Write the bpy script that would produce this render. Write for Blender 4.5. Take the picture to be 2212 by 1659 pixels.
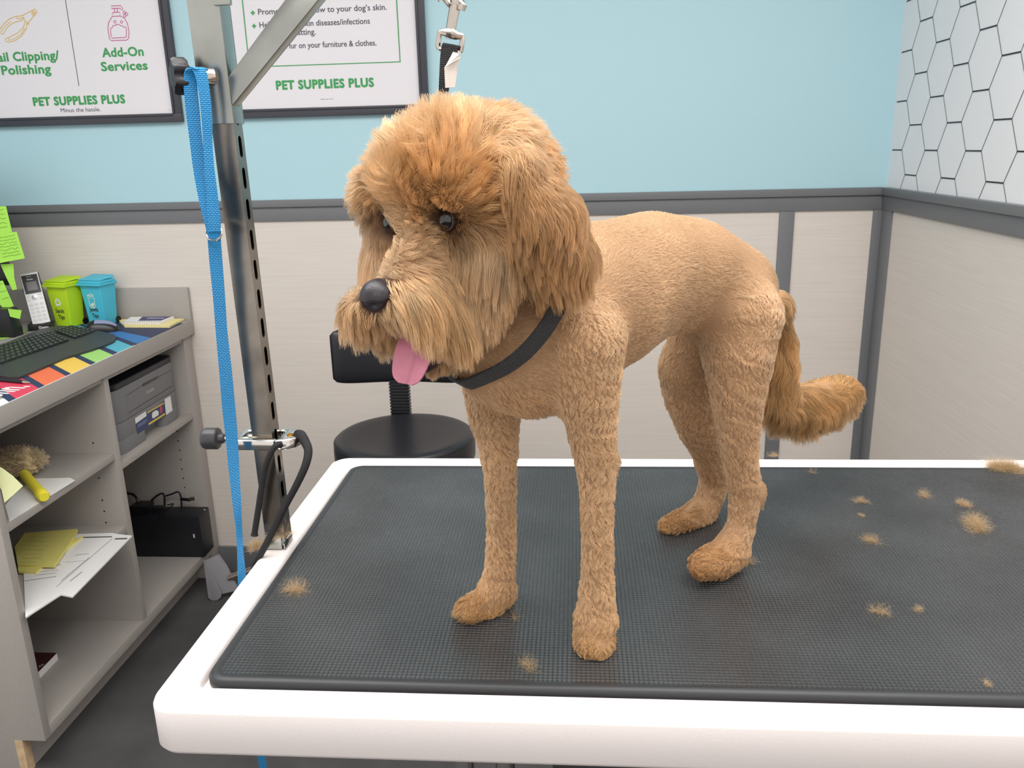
import bpy, bmesh, math, random
import numpy as np
from mathutils import Vector, Matrix, Euler
from mathutils.kdtree import KDTree

for o in list(bpy.data.objects):
    bpy.data.objects.remove(o)
SC = bpy.context.scene
COL = SC.collection
LIFT = 1.04            # the table top stands this far above the floor; geometry is written relative to the table top

# ------------------------------------------------------------------ camera
CF, CYAW, CPIT, CROL = 1794.1, .0793, .2771, .0257
CPOS = np.array([.3786, -.5944, .4622])
W2, H2 = 1106.0, 829.5
_fw = np.array([-math.sin(CYAW)*math.cos(CPIT), math.cos(CYAW)*math.cos(CPIT), -math.sin(CPIT)])
_rt = np.array([math.cos(CYAW), math.sin(CYAW), 0.])
_dn = np.cross(_fw, _rt)
CR = math.cos(CROL)*_rt + math.sin(CROL)*_dn
CD = -math.sin(CROL)*_rt + math.cos(CROL)*_dn
cam_data = bpy.data.cameras.new('camera')
cam = bpy.data.objects.new('camera', cam_data)
COL.objects.link(cam)
cam_data.sensor_width = 36
cam_data.lens = CF/2212*36
cam_data.clip_start = .02
m = Matrix.Identity(4)
for i in range(3):
    m[i][0], m[i][1], m[i][2], m[i][3] = CR[i], -CD[i], -_fw[i], CPOS[i]
cam.matrix_world = m
SC.camera = cam

# ------------------------------------------------------------------ light
SC.view_settings.view_transform = 'Standard'
SC.view_settings.look = 'None'
SC.view_settings.gamma = 1
SC.view_settings.use_curve_mapping = False
SC.view_settings.exposure = 0.76
world = bpy.data.worlds.new('world')
SC.world = world
world.use_nodes = True
wb = world.node_tree.nodes['Background']
wb.inputs[0].default_value = (1, .97, .95, 1)
wb.inputs[1].default_value = .60

def area(name, loc, sx, sy, power, col=(1, .98, .95), rot=(0, 0, 0)):
    d = bpy.data.lights.new(name, 'AREA')
    d.shape = 'RECTANGLE'; d.size = sx; d.size_y = sy; d.energy = power; d.color = col
    o = bpy.data.objects.new(name, d); COL.objects.link(o)
    o.location = loc; o.rotation_euler = rot
    return o
LIGHTS = [((.4, 0.0, 1.62), 1.6, 1.0, 22), ((-1.0, .4, 1.62), 1.2, 1.2, 15), ((.2, -1.7, 1.62), 1.6, .8, 10), ((1.0, .5, 1.62), .6, 1.2, 5)]
for k, (l, sx, sy, pw) in enumerate(LIGHTS):
    area('ceiling_lamp', l, sx, sy, pw)

# ------------------------------------------------------------------ helpers
def lin(c):
    return tuple(((v/255)/12.92 if v/255 <= .04045 else ((v/255+.055)/1.055)**2.4) for v in c[:3])

def mat(name, col, rough=.5, metal=0., spec=.5, bump=None, vary=None, coat=0., trans=0., sheen=0.):
    """bump=(scale, strength, distance); vary=(scale, amount) tints the base colour with a noise"""
    M = bpy.data.materials.new(name)
    M.use_nodes = True
    nt = M.node_tree; N = nt.nodes; L = nt.links
    b = N['Principled BSDF']
    c = lin(col)
    b.inputs['Base Color'].default_value = (*c, 1)
    b.inputs['Roughness'].default_value = rough
    b.inputs['Metallic'].default_value = metal
    b.inputs['Specular IOR Level'].default_value = spec
    b.inputs['Coat Weight'].default_value = coat
    b.inputs['Transmission Weight'].default_value = trans
    b.inputs['Sheen Weight'].default_value = sheen
    tc = N.new('ShaderNodeTexCoord')
    if vary:
        n = N.new('ShaderNodeTexNoise'); n.inputs['Scale'].default_value = vary[0]; n.inputs['Detail'].default_value = 5
        L.new(tc.outputs['Object'], n.inputs['Vector'])
        r = N.new('ShaderNodeValToRGB')
        a = vary[1]
        r.color_ramp.elements[0].position = .3; r.color_ramp.elements[1].position = .7
        r.color_ramp.elements[0].color = (*[max(0, v*(1-a)) for v in c], 1)
        r.color_ramp.elements[1].color = (*[min(1, v*(1+a)) for v in c], 1)
        L.new(n.outputs['Fac'], r.inputs['Fac']); L.new(r.outputs['Color'], b.inputs['Base Color'])
    if bump:
        n = N.new('ShaderNodeTexNoise'); n.inputs['Scale'].default_value = bump[0]; n.inputs['Detail'].default_value = 3
        L.new(tc.outputs['Object'], n.inputs['Vector'])
        p = N.new('ShaderNodeBump'); p.inputs['Strength'].default_value = bump[1]; p.inputs['Distance'].default_value = bump[2]
        L.new(n.outputs['Fac'], p.inputs['Height']); L.new(p.outputs['Normal'], b.inputs['Normal'])
    return M

class MB:
    """collects shapes into one mesh"""
    def __init__(s): s.v = []; s.f = []; s.mi = []; s.cur = 0
    def add(s, v, f):
        o = len(s.v); s.v += [tuple(map(float, p)) for p in v]; s.f += [tuple(i+o for i in q) for q in f]; s.mi += [s.cur]*len(f)
        return s
    def box(s, x0, x1, y0, y1, z0, z1):
        return s.add([(x0,y0,z0),(x1,y0,z0),(x1,y1,z0),(x0,y1,z0),(x0,y0,z1),(x1,y0,z1),(x1,y1,z1),(x0,y1,z1)],
                     [(3,2,1,0),(4,5,6,7),(0,1,5,4),(1,2,6,5),(2,3,7,6),(3,0,4,7)])
    def obox(s, c, ax, ay, az, hx, hy, hz):
        c = Vector(c); ax = Vector(ax).normalized()*hx; ay = Vector(ay).normalized()*hy; az = Vector(az).normalized()*hz
        v = [c+ax*i+ay*j+az*k for k in (-1,1) for i,j in ((-1,-1),(1,-1),(1,1),(-1,1))]
        return s.add(v, [(3,2,1,0),(4,5,6,7),(0,1,5,4),(1,2,6,5),(2,3,7,6),(3,0,4,7)])
    def quad(s, a, b, c, d): return s.add([a,b,c,d], [(0,1,2,3)])
    def prism(s, poly, n, d):
        """poly: 3D points, extruded along n by d"""
        n = Vector(n).normalized()*d; k = len(poly); P = [Vector(p) for p in poly]
        return s.add(P+[p+n for p in P], [tuple(range(k))[::-1], tuple(range(k, 2*k))]+[(i,(i+1)%k,(i+1)%k+k,i+k) for i in range(k)])
    def tube(s, pts, r, n=12, cap=True, flat=None):
        P = [Vector(p) for p in pts]; R = r if hasattr(r, '__len__') else [r]*len(P)
        t = [(P[min(i+1,len(P)-1)]-P[max(i-1,0)]).normalized() for i in range(len(P))]
        u = t[0].orthogonal().normalized(); v = []; 
        for i in range(len(P)):
            u = (u-t[i]*u.dot(t[i])).normalized(); w = t[i].cross(u)
            for j in range(n):
                a = 2*math.pi*j/n; v.append(P[i]+(u*math.cos(a)+w*math.sin(a))*R[i])
        f = [(i*n+j, i*n+(j+1)%n, (i+1)*n+(j+1)%n, (i+1)*n+j) for i in range(len(P)-1) for j in range(n)]
        if cap: f += [tuple(range(n))[::-1], tuple(range((len(P)-1)*n, len(P)*n))]
        return s.add(v, f)
    def lathe(s, prof, c, ax=(0,0,1), n=32):
        """prof: (radius, height) along ax from c"""
        ax = Vector(ax).normalized(); u = ax.orthogonal().normalized(); w = ax.cross(u); c = Vector(c); v = []
        for r, h in prof:
            for j in range(n):
                a = 2*math.pi*j/n; v.append(c+ax*h+(u*math.cos(a)+w*math.sin(a))*r)
        k = len(prof)
        f = [(i*n+j, i*n+(j+1)%n, (i+1)*n+(j+1)%n, (i+1)*n+j) for i in range(k-1) for j in range(n)]
        f += [tuple(range(n))[::-1], tuple(range((k-1)*n, k*n))]
        return s.add(v, f)
    def ribbon(s, pts, wid, th=.0012):
        """pts: centre line, wid: half-width vectors; a strap with thickness"""
        P = [Vector(p) for p in pts]; Wd = [Vector(w) for w in wid]; v = []
        for i in range(len(P)):
            t = (P[min(i+1,len(P)-1)]-P[max(i-1,0)]).normalized(); nrm = t.cross(Wd[i]).normalized()*th
            v += [P[i]-Wd[i]-nrm, P[i]+Wd[i]-nrm, P[i]+Wd[i]+nrm, P[i]-Wd[i]+nrm]
        f = [(4*i+j, 4*i+(j+1)%4, 4*i+4+(j+1)%4, 4*i+4+j) for i in range(len(P)-1) for j in range(4)]
        f += [(3,2,1,0), tuple(4*(len(P)-1)+j for j in range(4))]
        return s.add(v, f)
    def torus(s, c, ax, R, r, n=32, k=10):
        ax = Vector(ax).normalized(); u = ax.orthogonal().normalized(); w = ax.cross(u); c = Vector(c); v = []
        for i in range(n):
            a = 2*math.pi*i/n; d = u*math.cos(a)+w*math.sin(a)
            for j in range(k):
                b = 2*math.pi*j/k; v.append(c+d*(R+r*math.cos(b))+ax*r*math.sin(b))
        return s.add(v, [(i*k+j, ((i+1)%n)*k+j, ((i+1)%n)*k+(j+1)%k, i*k+(j+1)%k) for i in range(n) for j in range(k)])
    def build(s, name, material, parent=None, bevel=0., seg=2, smooth=None, angle=35):
        me = bpy.data.meshes.new(name); me.from_pydata(s.v, [], s.f)
        bm = bmesh.new(); bm.from_mesh(me)
        for f, k in zip(bm.faces, s.mi): f.material_index = k
        bmesh.ops.recalc_face_normals(bm, faces=bm.faces)
        if bevel:
            es = [e for e in bm.edges if len(e.link_faces) == 2 and e.calc_face_angle(0) > math.radians(30)]
            bmesh.ops.bevel(bm, geom=es, offset=bevel, segments=seg, profile=.6, affect='EDGES', clamp_overlap=True)
        sm = smooth if smooth is not None else True
        for f in bm.faces: f.smooth = sm
        for e in bm.edges:
            if len(e.link_faces) == 2 and e.calc_face_angle(0) > math.radians(angle): e.smooth = False
        bm.to_mesh(me); bm.free()
        for q in (material if isinstance(material, (list, tuple)) else [material]): me.materials.append(q)
        return link(bpy.data.objects.new(name, me), parent)

def link(o, parent=None):
    COL.objects.link(o)
    if parent is not None: o.parent = parent; o.matrix_parent_inverse = parent.matrix_world.inverted() if parent.type != 'EMPTY' else Matrix.Translation(-Vector(parent.location))
    return o
def tag(o, label=None, cat=None, group=None, kind=None):
    if label: o['label'] = label
    if cat: o['category'] = cat
    if group: o['group'] = group
    if kind: o['kind'] = kind
    return o
def empty(name, loc, label, cat, group=None):
    o = bpy.data.objects.new(name, None); COL.objects.link(o); o.location = loc; o.empty_display_size = .05
    return tag(o, label, cat, group)

# a pixel of the 2212 x 1659 photograph, followed out to a plane of the room
def _ray(x, y): return _fw+(x-W2)/CF*CR+(y-H2)/CF*CD
def on_x(x, y, X): v = _ray(x, y); return Vector(CPOS+v*(X-CPOS[0])/v[0])
def on_y(x, y, Y): v = _ray(x, y); return Vector(CPOS+v*(Y-CPOS[1])/v[1])
def on_z(x, y, Z): v = _ray(x, y); return Vector(CPOS+v*(Z-CPOS[2])/v[2])

def text_geo(s, bold=0., spacing=1.):
    c = bpy.data.curves.new('t', 'FONT'); c.body = s; c.size = 1; c.offset = bold; c.space_character = spacing; c.resolution_u = 3
    c.fill_mode = 'FRONT'
    o = bpy.data.objects.new('t', c); COL.objects.link(o)
    dg = bpy.context.evaluated_depsgraph_get()
    me = bpy.data.meshes.new_from_object(o.evaluated_get(dg))
    v = [tuple(x.co) for x in me.vertices]; f = [tuple(p.vertices) for p in me.polygons]
    bpy.data.objects.remove(o); bpy.data.curves.remove(c); bpy.data.meshes.remove(me)
    return v, f
def put_text(mb, s, o, xd, yd, width=None, height=None, bold=0., spacing=1., slant=0.):
    """text with its lower left corner at o, xd along the line, yd upwards, scaled to a width (and cap height)"""
    v, f = text_geo(s, 0., spacing)
    if not v: return
    x0 = min(p[0] for p in v); x1 = max(p[0] for p in v); h1 = max(p[1] for p in v); 
    sx = (width/(x1-x0)) if width else height/h1
    sy = height/h1 if height else sx
    o = Vector(o); xd = Vector(xd).normalized(); yd = Vector(yd).normalized()
    n = xd.cross(yd); jit = [(0, 0)]+([(bold*math.cos(t), bold*math.sin(t)) for t in [2*math.pi*i/10 for i in range(10)]] if bold else [])
    kx = width/(x1-x0+2*bold) if width and bold else sx
    for i, (jx, jy) in enumerate(jit):     # a heavier face is the same outline stepped round itself
        mb.add([o+n*(1.5e-5*i)+xd*((p[0]-x0+bold+jx)*kx)+yd*((p[1]+jy)*sy) for p in v], f)
_lift = 0
def line(mb, pts, w, n, closed=False):
    """a flat drawn stroke of width w on a plane with normal n"""
    global _lift; _lift = (_lift+1) % 9
    n = Vector(n).normalized(); P = [Vector(p)+n*(2e-5*_lift) for p in pts]; k = len(P); v = []; f = []
    for i in range(k):
        a = P[(i-1) % k] if (closed or i > 0) else P[i]; b = P[(i+1) % k] if (closed or i < k-1) else P[i]
        t = (b-a).normalized(); q = n.cross(t)*w/2; v += [P[i]-q, P[i]+q]
    for i in range(k if closed else k-1):
        j = (i+1) % k; f.append((2*i, 2*i+1, 2*j+1, 2*j))
    mb.add(v, f)
def arc(c, r, a0, a1, n, xd, yd):
    c = Vector(c); xd = Vector(xd); yd = Vector(yd)
    return [c+xd*r*math.cos(a0+(a1-a0)*i/n)+yd*r*math.sin(a0+(a1-a0)*i/n) for i in range(n+1)]
def spline(pts, n):
    """Catmull-Rom through points (any dimension)"""
    P = np.array([list(p) for p in pts], float); P = np.vstack([2*P[0]-P[1], P, 2*P[-1]-P[-2]]); out = []
    for i in range(1, len(P)-2):
        for k in range(n):
            t = k/n; a, b, c, d = P[i-1], P[i], P[i+1], P[i+2]
            out.append(.5*(2*b+(c-a)*t+(2*a-5*b+4*c-d)*t*t+(3*b-a-3*c+d)*t**3))
    out.append(P[-2]); return np.array(out)
X3, Y3, Z3 = Vector((1,0,0)), Vector((0,1,0)), Vector((0,0,1))

# ------------------------------------------------------------------ materials
M = {}
M['blue_paint'] = mat('light_blue_paint', (174, 210, 219), .55, bump=(220, .05, .002))
M['white_paint'] = mat('white_paint', (236, 234, 236), .5)
M['hex_line'] = mat('black_line', (14, 16, 24), .5)
M['trim'] = mat('grey_trim_paint', (112, 113, 116), .45, bump=(150, .05, .002))
M['white'] = mat('white_powder_coat', (240, 232, 229), .45, bump=(420, .18, .0008))
M['concrete'] = mat('dark_floor', (72, 70, 71), .75, vary=(5, .25), bump=(60, .2, .003))
M['ceiling'] = mat('ceiling_white', (225, 225, 225), .8)
M['laminate'] = mat('grey_laminate', (166, 160, 154), .55, vary=(260, .05))
M['steel'] = mat('galvanised_steel', (170, 172, 166), .25, 1., vary=(14, .16), bump=(30, .06, .002))
M['steel_dark'] = mat('worn_steel', (140, 132, 122), .24, 1., vary=(22, .3), bump=(30, .06, .002))
M['hollow'] = mat('hollow_dark', (26, 26, 26), .8)
M['chrome'] = mat('chrome', (222, 218, 212), .12, 1.)
M['nickel'] = mat('nickel', (205, 196, 186), .2, 1., bump=(90, .06, .001))
M['black_plastic'] = mat('black_plastic', (24, 24, 28), .35)
M['grey_plastic'] = mat('dark_grey_plastic', (60, 58, 61), .4)
M['brass'] = mat('brass', (214, 160, 60), .3, 1.)
M['vinyl'] = mat('black_vinyl', (28, 28, 33), .38, bump=(260, .12, .001))
M['poster'] = mat('poster_paper', (226, 222, 226), .35, spec=.5)
M['frame_black'] = mat('black_frame', (58, 58, 66), .35)
M['green_print'] = mat('green_ink', (58, 152, 84), .5)
M['dark_print'] = mat('dark_ink', (74, 68, 82), .5)
M['gold_print'] = mat('gold_ink', (222, 184, 92), .5)
M['pink_print'] = mat('pink_ink', (196, 84, 144), .5)
M['paper'] = mat('white_paper', (232, 230, 228), .7)
M['yellow_paper'] = mat('yellow_paper', (222, 212, 120), .7)
M['green_note'] = mat('green_sticky_paper', (166, 224, 84), .7)
M['pale_note'] = mat('pale_yellow_sticky_paper', (226, 230, 176), .7)
M['pencil'] = mat('ink_writing', (60, 66, 60), .7)
M['cord'] = mat('black_cord', (30, 27, 30), .75, bump=(900, .5, .001))
M['wood'] = mat('raw_board_edge', (206, 178, 140), .7, vary=(60, .15))

def weave(name, col, scale, rough=.5, strength=.7, dist=.0015):
    """woven webbing: a fine brick bump over the cloth's own coordinates"""
    Mx = mat(name, col, rough, sheen=.1); nt = Mx.node_tree; N = nt.nodes; L = nt.links
    uv = N.new('ShaderNodeTexCoord'); b = N.new('ShaderNodeTexBrick')
    b.inputs['Scale'].default_value = scale; b.inputs['Mortar Size'].default_value = .12; b.inputs['Mortar Smooth'].default_value = 1
    b.inputs['Color1'].default_value = (1,1,1,1); b.inputs['Color2'].default_value = (.85,.85,.85,1); b.inputs['Mortar'].default_value = (0,0,0,1)
    b.inputs['Brick Width'].default_value = .5; b.inputs['Row Height'].default_value = .28
    mp = N.new('ShaderNodeMapping'); mp.inputs['Rotation'].default_value = (math.pi/2, 0, 0)
    L.new(uv.outputs['Object'], mp.inputs['Vector']); L.new(mp.outputs['Vector'], b.inputs['Vector'])
    p = N.new('ShaderNodeBump'); p.inputs['Strength'].default_value = strength; p.inputs['Distance'].default_value = dist
    L.new(b.outputs['Color'], p.inputs['Height']); L.new(p.outputs['Normal'], N['Principled BSDF'].inputs['Normal'])
    mx = N.new('ShaderNodeMix'); mx.data_type = 'RGBA'; mx.blend_type = 'MULTIPLY'; mx.inputs[0].default_value = .22
    mx.inputs[6].default_value = (*lin(col), 1); L.new(b.outputs['Color'], mx.inputs[7]); L.new(mx.outputs[2], N['Principled BSDF'].inputs['Base Color'])
    return Mx
M['leash'] = weave('blue_webbing', (22, 146, 212), 150, .4)
M['strap'] = weave('black_webbing', (30, 29, 33), 170, .6)

def wainscot_mat():
    Mx = mat('beige_grasscloth_panel', (208, 199, 190), .6); nt = Mx.node_tree; N = nt.nodes; L = nt.links
    tc = N.new('ShaderNodeTexCoord'); mp = N.new('ShaderNodeMapping'); mp.inputs['Scale'].default_value = (5, 5, 420)
    n = N.new('ShaderNodeTexNoise'); n.inputs['Scale'].default_value = 1; n.inputs['Detail'].default_value = 4
    r = N.new('ShaderNodeValToRGB'); r.color_ramp.elements[0].position = .3; r.color_ramp.elements[1].position = .7
    r.color_ramp.elements[0].color = (*lin((212, 203, 194)), 1); r.color_ramp.elements[1].color = (*lin((222, 213, 205)), 1)
    L.new(tc.outputs['Object'], mp.inputs['Vector']); L.new(mp.outputs['Vector'], n.inputs['Vector']); L.new(n.outputs['Fac'], r.inputs['Fac'])
    L.new(r.outputs['Color'], N['Principled BSDF'].inputs['Base Color'])
    return Mx
M['wainscot'] = wainscot_mat()

def rubber_mat():
    """moulded basket-weave rubber: raised brick joints, a little dust"""
    Mx = mat('black_ribbed_rubber', (44, 45, 46), .34, spec=1.); nt = Mx.node_tree; N = nt.nodes; L = nt.links
    tc = N.new('ShaderNodeTexCoord'); b = N.new('ShaderNodeTexBrick')
    b.inputs['Scale'].default_value = 1; b.offset = 0.
    b.inputs['Brick Width'].default_value = .0043; b.inputs['Row Height'].default_value = .0043
    b.inputs['Mortar Size'].default_value = .0008; b.inputs['Mortar Smooth'].default_value = .9
    L.new(tc.outputs['Object'], b.inputs['Vector'])
    p = N.new('ShaderNodeBump'); p.inputs['Strength'].default_value = .8; p.inputs['Distance'].default_value = .0016
    L.new(b.outputs['Fac'], p.inputs['Height']); L.new(p.outputs['Normal'], N['Principled BSDF'].inputs['Normal'])
    n = N.new('ShaderNodeTexNoise'); n.inputs['Scale'].default_value = 7; n.inputs['Detail'].default_value = 6
    L.new(tc.outputs['Object'], n.inputs['Vector'])
    r = N.new('ShaderNodeValToRGB'); r.color_ramp.elements[0].position = .35; r.color_ramp.elements[1].position = .75
    r.color_ramp.elements[0].color = (*lin((38, 39, 40)), 1); r.color_ramp.elements[1].color = (*lin((62, 64, 66)), 1)
    L.new(n.outputs['Fac'], r.inputs['Fac'])
    mx = N.new('ShaderNodeMix'); mx.data_type = 'RGBA'; mx.blend_type = 'MULTIPLY'; 
    L.new(r.outputs['Color'], mx.inputs[6]); mx.inputs[7].default_value = (1.25, 1.25, 1.25, 1)
    L.new(b.outputs['Fac'], mx.inputs[0])
    L.new(mx.outputs[2], N['Principled BSDF'].inputs['Base Color'])
    return Mx
M['rubber'] = rubber_mat()
M['rubber_rim'] = mat('smooth_rubber_rim', (42, 43, 45), .45)

# ------------------------------------------------------------------ setting
YW, XW, XL, FZ, CZ = 2.143, 1.35, -2.2, -1.04, 1.68
Y0 = -3.2
def struct(name, mb, m_, parent=None, **k):
    o = mb.build(name, m_, parent, **k)
    if parent is None: o['kind'] = 'structure'
    return o
struct('floor', MB().box(XL-.1, XW+.1, Y0, YW+.1, FZ-.05, FZ), M['concrete'])
struct('ceiling', MB().box(XL-.1, XW+.1, -2.3, YW+.1, CZ, CZ+.05), M['ceiling'])
wbk = struct('wall_back', MB().box(XL-.1, XW+.1, YW, YW+.1, FZ, CZ), M['blue_paint'])
struct('wainscot_panel', MB().box(XL, XW, YW-.006, YW, FZ, .26), M['wainscot'], wbk)
wrt = struct('wall_right', MB().box(XW, XW+.1, -1.2, YW, FZ, CZ), M['white_paint'])
struct('wainscot_panel', MB().box(XW-.006, XW, -1.2, YW, FZ, .26), M['wainscot'], wrt)
struct('wall_left', MB().box(XL-.1, XL, .9, YW, FZ, CZ), M['blue_paint'])
# hexagon line print on the right wall: flat-topped hexagons, 0.139 m high, columns 0.1258 m apart
hx = MB(); xs = XW-.0012
PZ, PY = .1393, .1258
for c in range(-1, 16):
    for r in range(-1, 8):
        yc = 2.0905-PY*c           # middle of a horizontal edge
        zc = .427+PZ*r+(0 if c % 2 == 0 else PZ/2)-PZ*0
        y0_, y1_ = yc+.0415, yc-.0415
        def seg(a, b, w):
            (ya, za), (yb, zb) = a, b
            lo, hi = .312, 1.66
            if max(za, zb) < lo or min(za, zb) > hi: return
            if za < lo or zb < lo:
                t = (lo-za)/(zb-za)
                if za < lo: ya, za = ya+(yb-ya)*t, lo
                else: yb, zb = ya+(yb-ya)*t, lo
            if max(ya, yb) > 2.126:
                if min(ya, yb) > 2.12: return
                t = (2.126-ya)/(yb-ya)
                if ya > 2.126: ya, za = 2.126, za+(zb-za)*t
                else: yb, zb = 2.126, za+(zb-za)*t
            line(hx, [(xs, ya, za), (xs, yb, zb)], w, (1, 0, 0))
        seg((y0_, zc), (y1_, zc), .0034)
        # the two slanted strokes leaving the right end of this edge
        seg((y1_, zc), (y1_-(PY-.083), zc+PZ/2), .0019)
        seg((y1_, zc), (y1_-(PY-.083), zc-PZ/2), .0019)
struct('hexagon_pattern', hx, M['hex_line'], wrt)
struct('trim_1', MB().box(XL, XW-.02, YW-.022, YW, .293, .316).box(XL, XW-.014, YW-.014, YW, .248, .293), M['trim'], bevel=.0015)
struct('trim_2', MB().box(XW-.022, XW, -1.2, YW-.022, .293, .316).box(XW-.014, XW, -1.2, YW-.014, .248, .293), M['trim'], bevel=.0015)
struct('trim_3', MB().box(1.024, 1.071, YW-.012, YW-.006, FZ+.1, .248), M['trim'], bevel=.001)
struct('trim_4', MB().box(1.312, XW-.006, YW-.012, YW-.006, FZ+.1, .248).box(XW-.012, XW-.006, 2.053, YW-.012, FZ+.1, .248), M['trim'], bevel=.001)
struct('baseboard_back', MB().box(-.96, XW, YW-.018, YW-.006, FZ, -.94), M['trim'], bevel=.002)
struct('baseboard_right', MB().box(XW-.018, XW-.006, -1.2, YW-.02, FZ, -.94), M['trim'], bevel=.002)
# ------------------------------------------------------------------ grooming table
TL, TD = 1.22, .61      # outer size of the table frame
def rrect(x0, x1, y0, y1, r, n=8):
    out = []
    for cx, cy, a in ((x1-r, y0+r, -90), (x1-r, y1-r, 0), (x0+r, y1-r, 90), (x0+r, y0+r, 180)):
        for i in range(n+1):
            t = math.radians(a+90*i/n); out.append((cx+r*math.cos(t), cy+r*math.sin(t)))
    return out
table = empty('grooming_table', (TL/2, TD/2, FZ), 'white grooming table with a tray top under the dog', 'table')
def ring_stack(mb, loops):
    """loops: (outline, z) rings joined one to the next"""
    n = len(loops[0][0]); v = [(x, y, z) for lp, z in loops for x, y in lp]
    f = [(i*n+j, i*n+(j+1)%n, (i+1)*n+(j+1)%n, (i+1)*n+j) for i in range(len(loops)-1) for j in range(n)]
    mb.add(v, f); return n, len(mb.v)
fr = MB()
lo = []
for d, z in ((.03, -.0505), (.008, -.0505), (.0025, -.0485), (0, -.044), (0, -.006), (.0015, -.0022), (.005, 0), (.0285, 0), (.0315, -.0018), (.0335, -.006), (.034, -.011)):
    rr = max(.024-d*.35, .008)
    lo.append((rrect(d, TL-d, d, TD-d, rr), z))
ring_stack(fr, lo)
n_ = len(lo[-1][0])
fr.f.append(tuple(range(len(fr.v)-n_, len(fr.v))))            # tray floor
fr.f.append(tuple(range(0, n_))[::-1])                        # underside
fr.mi += [0, 0]
fr.build('frame', M['white'], table, angle=50)
leg = MB()
for x_ in (.255, .30): leg.tube([(x_, .16, -.05), (x_, .16, -.98)], .011, 16)
leg.build('leg', M['chrome'], table)
leg = MB()
for x_ in (.92, .965): leg.tube([(x_, .16, -.05), (x_, .16, -.98)], .011, 16)
leg.build('leg', M['chrome'], table)
MB().box(.2, 1.02, .08, .53, FZ, -.98).build('base', M['grey_plastic'], table, bevel=.01)
MB().box(.35, .87, .22, .4, -.98, -.052).build('lifting_column', M['grey_plastic'], table, bevel=.006)

mt = MB(); lo = []
MT = .0015           # top of the rubber
for d, z in ((.0385, -.0105), (.037, -.008), (.037, -.002), (.039, MT-.0003), (.0435, MT+.0008), (.046, MT+.0006), (.0475, MT)):
    lo.append((rrect(d, TL-d, d, TD-d, max(.02-(d-.037)*.6, .008)), z))
ring_stack(mt, lo); mt.f.append(tuple(range(len(mt.v)-n_, len(mt.v)))); mt.mi.append(1)
mt.f.append(tuple(range(0, n_))[::-1]); mt.mi.append(0)
tag(mt.build('rubber_mat', [M['rubber_rim'], M['rubber']], angle=60), 'dark grey ribbed rubber mat lying in the white table top', 'mat')

# ------------------------------------------------------------------ grooming arm on the table's end
PX0, PX1, PYF, PYB = .0035, .0275, .2975, .3215
arm = empty('grooming_post', ((PX0+PX1)/2, (PYF+PYB)/2, 0), 'slotted galvanised steel post with braced arm standing on the table end', 'grooming post')
ZS = on_y(503, 267, PYF).z       # lower end of the sleeve
def slotted_plate(mb, x, y0, y1, z0, z1, slots, w, h, th):
    """a plate facing +x with rounded slots cut through it"""
    c = bpy.data.curves.new('p', 'CURVE'); c.dimensions = '2D'; c.fill_mode = 'BOTH'; c.extrude = th/2
    def sp(pts):
        s = c.splines.new('POLY'); s.points.add(len(pts)-1); s.use_cyclic_u = True
        for p_, q in zip(s.points, pts): p_.co = (*q, 0, 1)
    sp([(y0, z0), (y1, z0), (y1, z1), (y0, z1)])
    yc = (y0+y1)/2
    for z in slots:
        r = w/2; k = h/2-r
        sp([(yc+r*math.cos(a), z+k+r*math.sin(a)) for a in [math.pi*i/8 for i in range(9)]]+[(yc-r*math.cos(a), z-k-r*math.sin(a)) for a in [math.pi*i/8 for i in range(9)]])
    o = bpy.data.objects.new('p', c); COL.objects.link(o)
    me = bpy.data.meshes.new_from_object(o.evaluated_get(bpy.context.evaluated_depsgraph_get()))
    mb.add([(x+v.co.z, v.co.x, v.co.y) for v in me.vertices], [tuple(p.vertices) for p in me.polygons])
    bpy.data.objects.remove(o); bpy.data.curves.remove(c); bpy.data.meshes.remove(me)
po = MB(); ZT = 1.0; th = .0016
po.box(PX0, PX1-th, PYF, PYF+th, .012, ZT).box(PX0, PX1-th, PYB-th, PYB, .012, ZT).box(PX0, PX0+th, PYF+th, PYB-th, .012, ZT)
z_first = on_x(516.4, 316.3, PX1).z
slots = [z_first+.0331*k for k in range(-12, 5)]
slotted_plate(po, PX1-th/2, PYF, PYB, .012, ZT, [z for z in slots if z > .03], .0085, .0225, th)
po.build('post', M['steel_dark'], arm, smooth=False)
MB().box(PX0-.001, PX1-.004, PYF-.002, PYF, 0, .02).box(PX1-.002, PX1+.0, PYF-.002, PYB+.002, 0, .009).box(PX0-.001, PX0+.001, PYF, PYB, 0, .014).box(PX0-.001, PX1, PYF-.002, PYB+.002, 0, .0016).build('foot_bracket', M['steel'], arm, bevel=.0006)
SL = MB()
sx0, sx1, sy0, sy1 = PX0-.0085, PX1+.0012, PYF-.0018, PYB+.004
th = .002
SL.box(sx0, sx1, sy0, sy0+th, ZS, ZT).box(sx0, sx1, sy1-th, sy1, ZS, ZT).box(sx0, sx0+th, sy0+th, sy1-th, ZS, ZT).box(sx1-th, sx1, sy0+th, sy1-th, ZS, ZT)
SL.build('sleeve', M['steel'], arm, bevel=.0007)
for o in arm.children:      # the upright leans a touch towards the desk
    if o.name.startswith(('post', 'sleeve')):
        for v in o.data.vertices: v.co.x -= .0135*max(v.co.z, 0)
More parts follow.
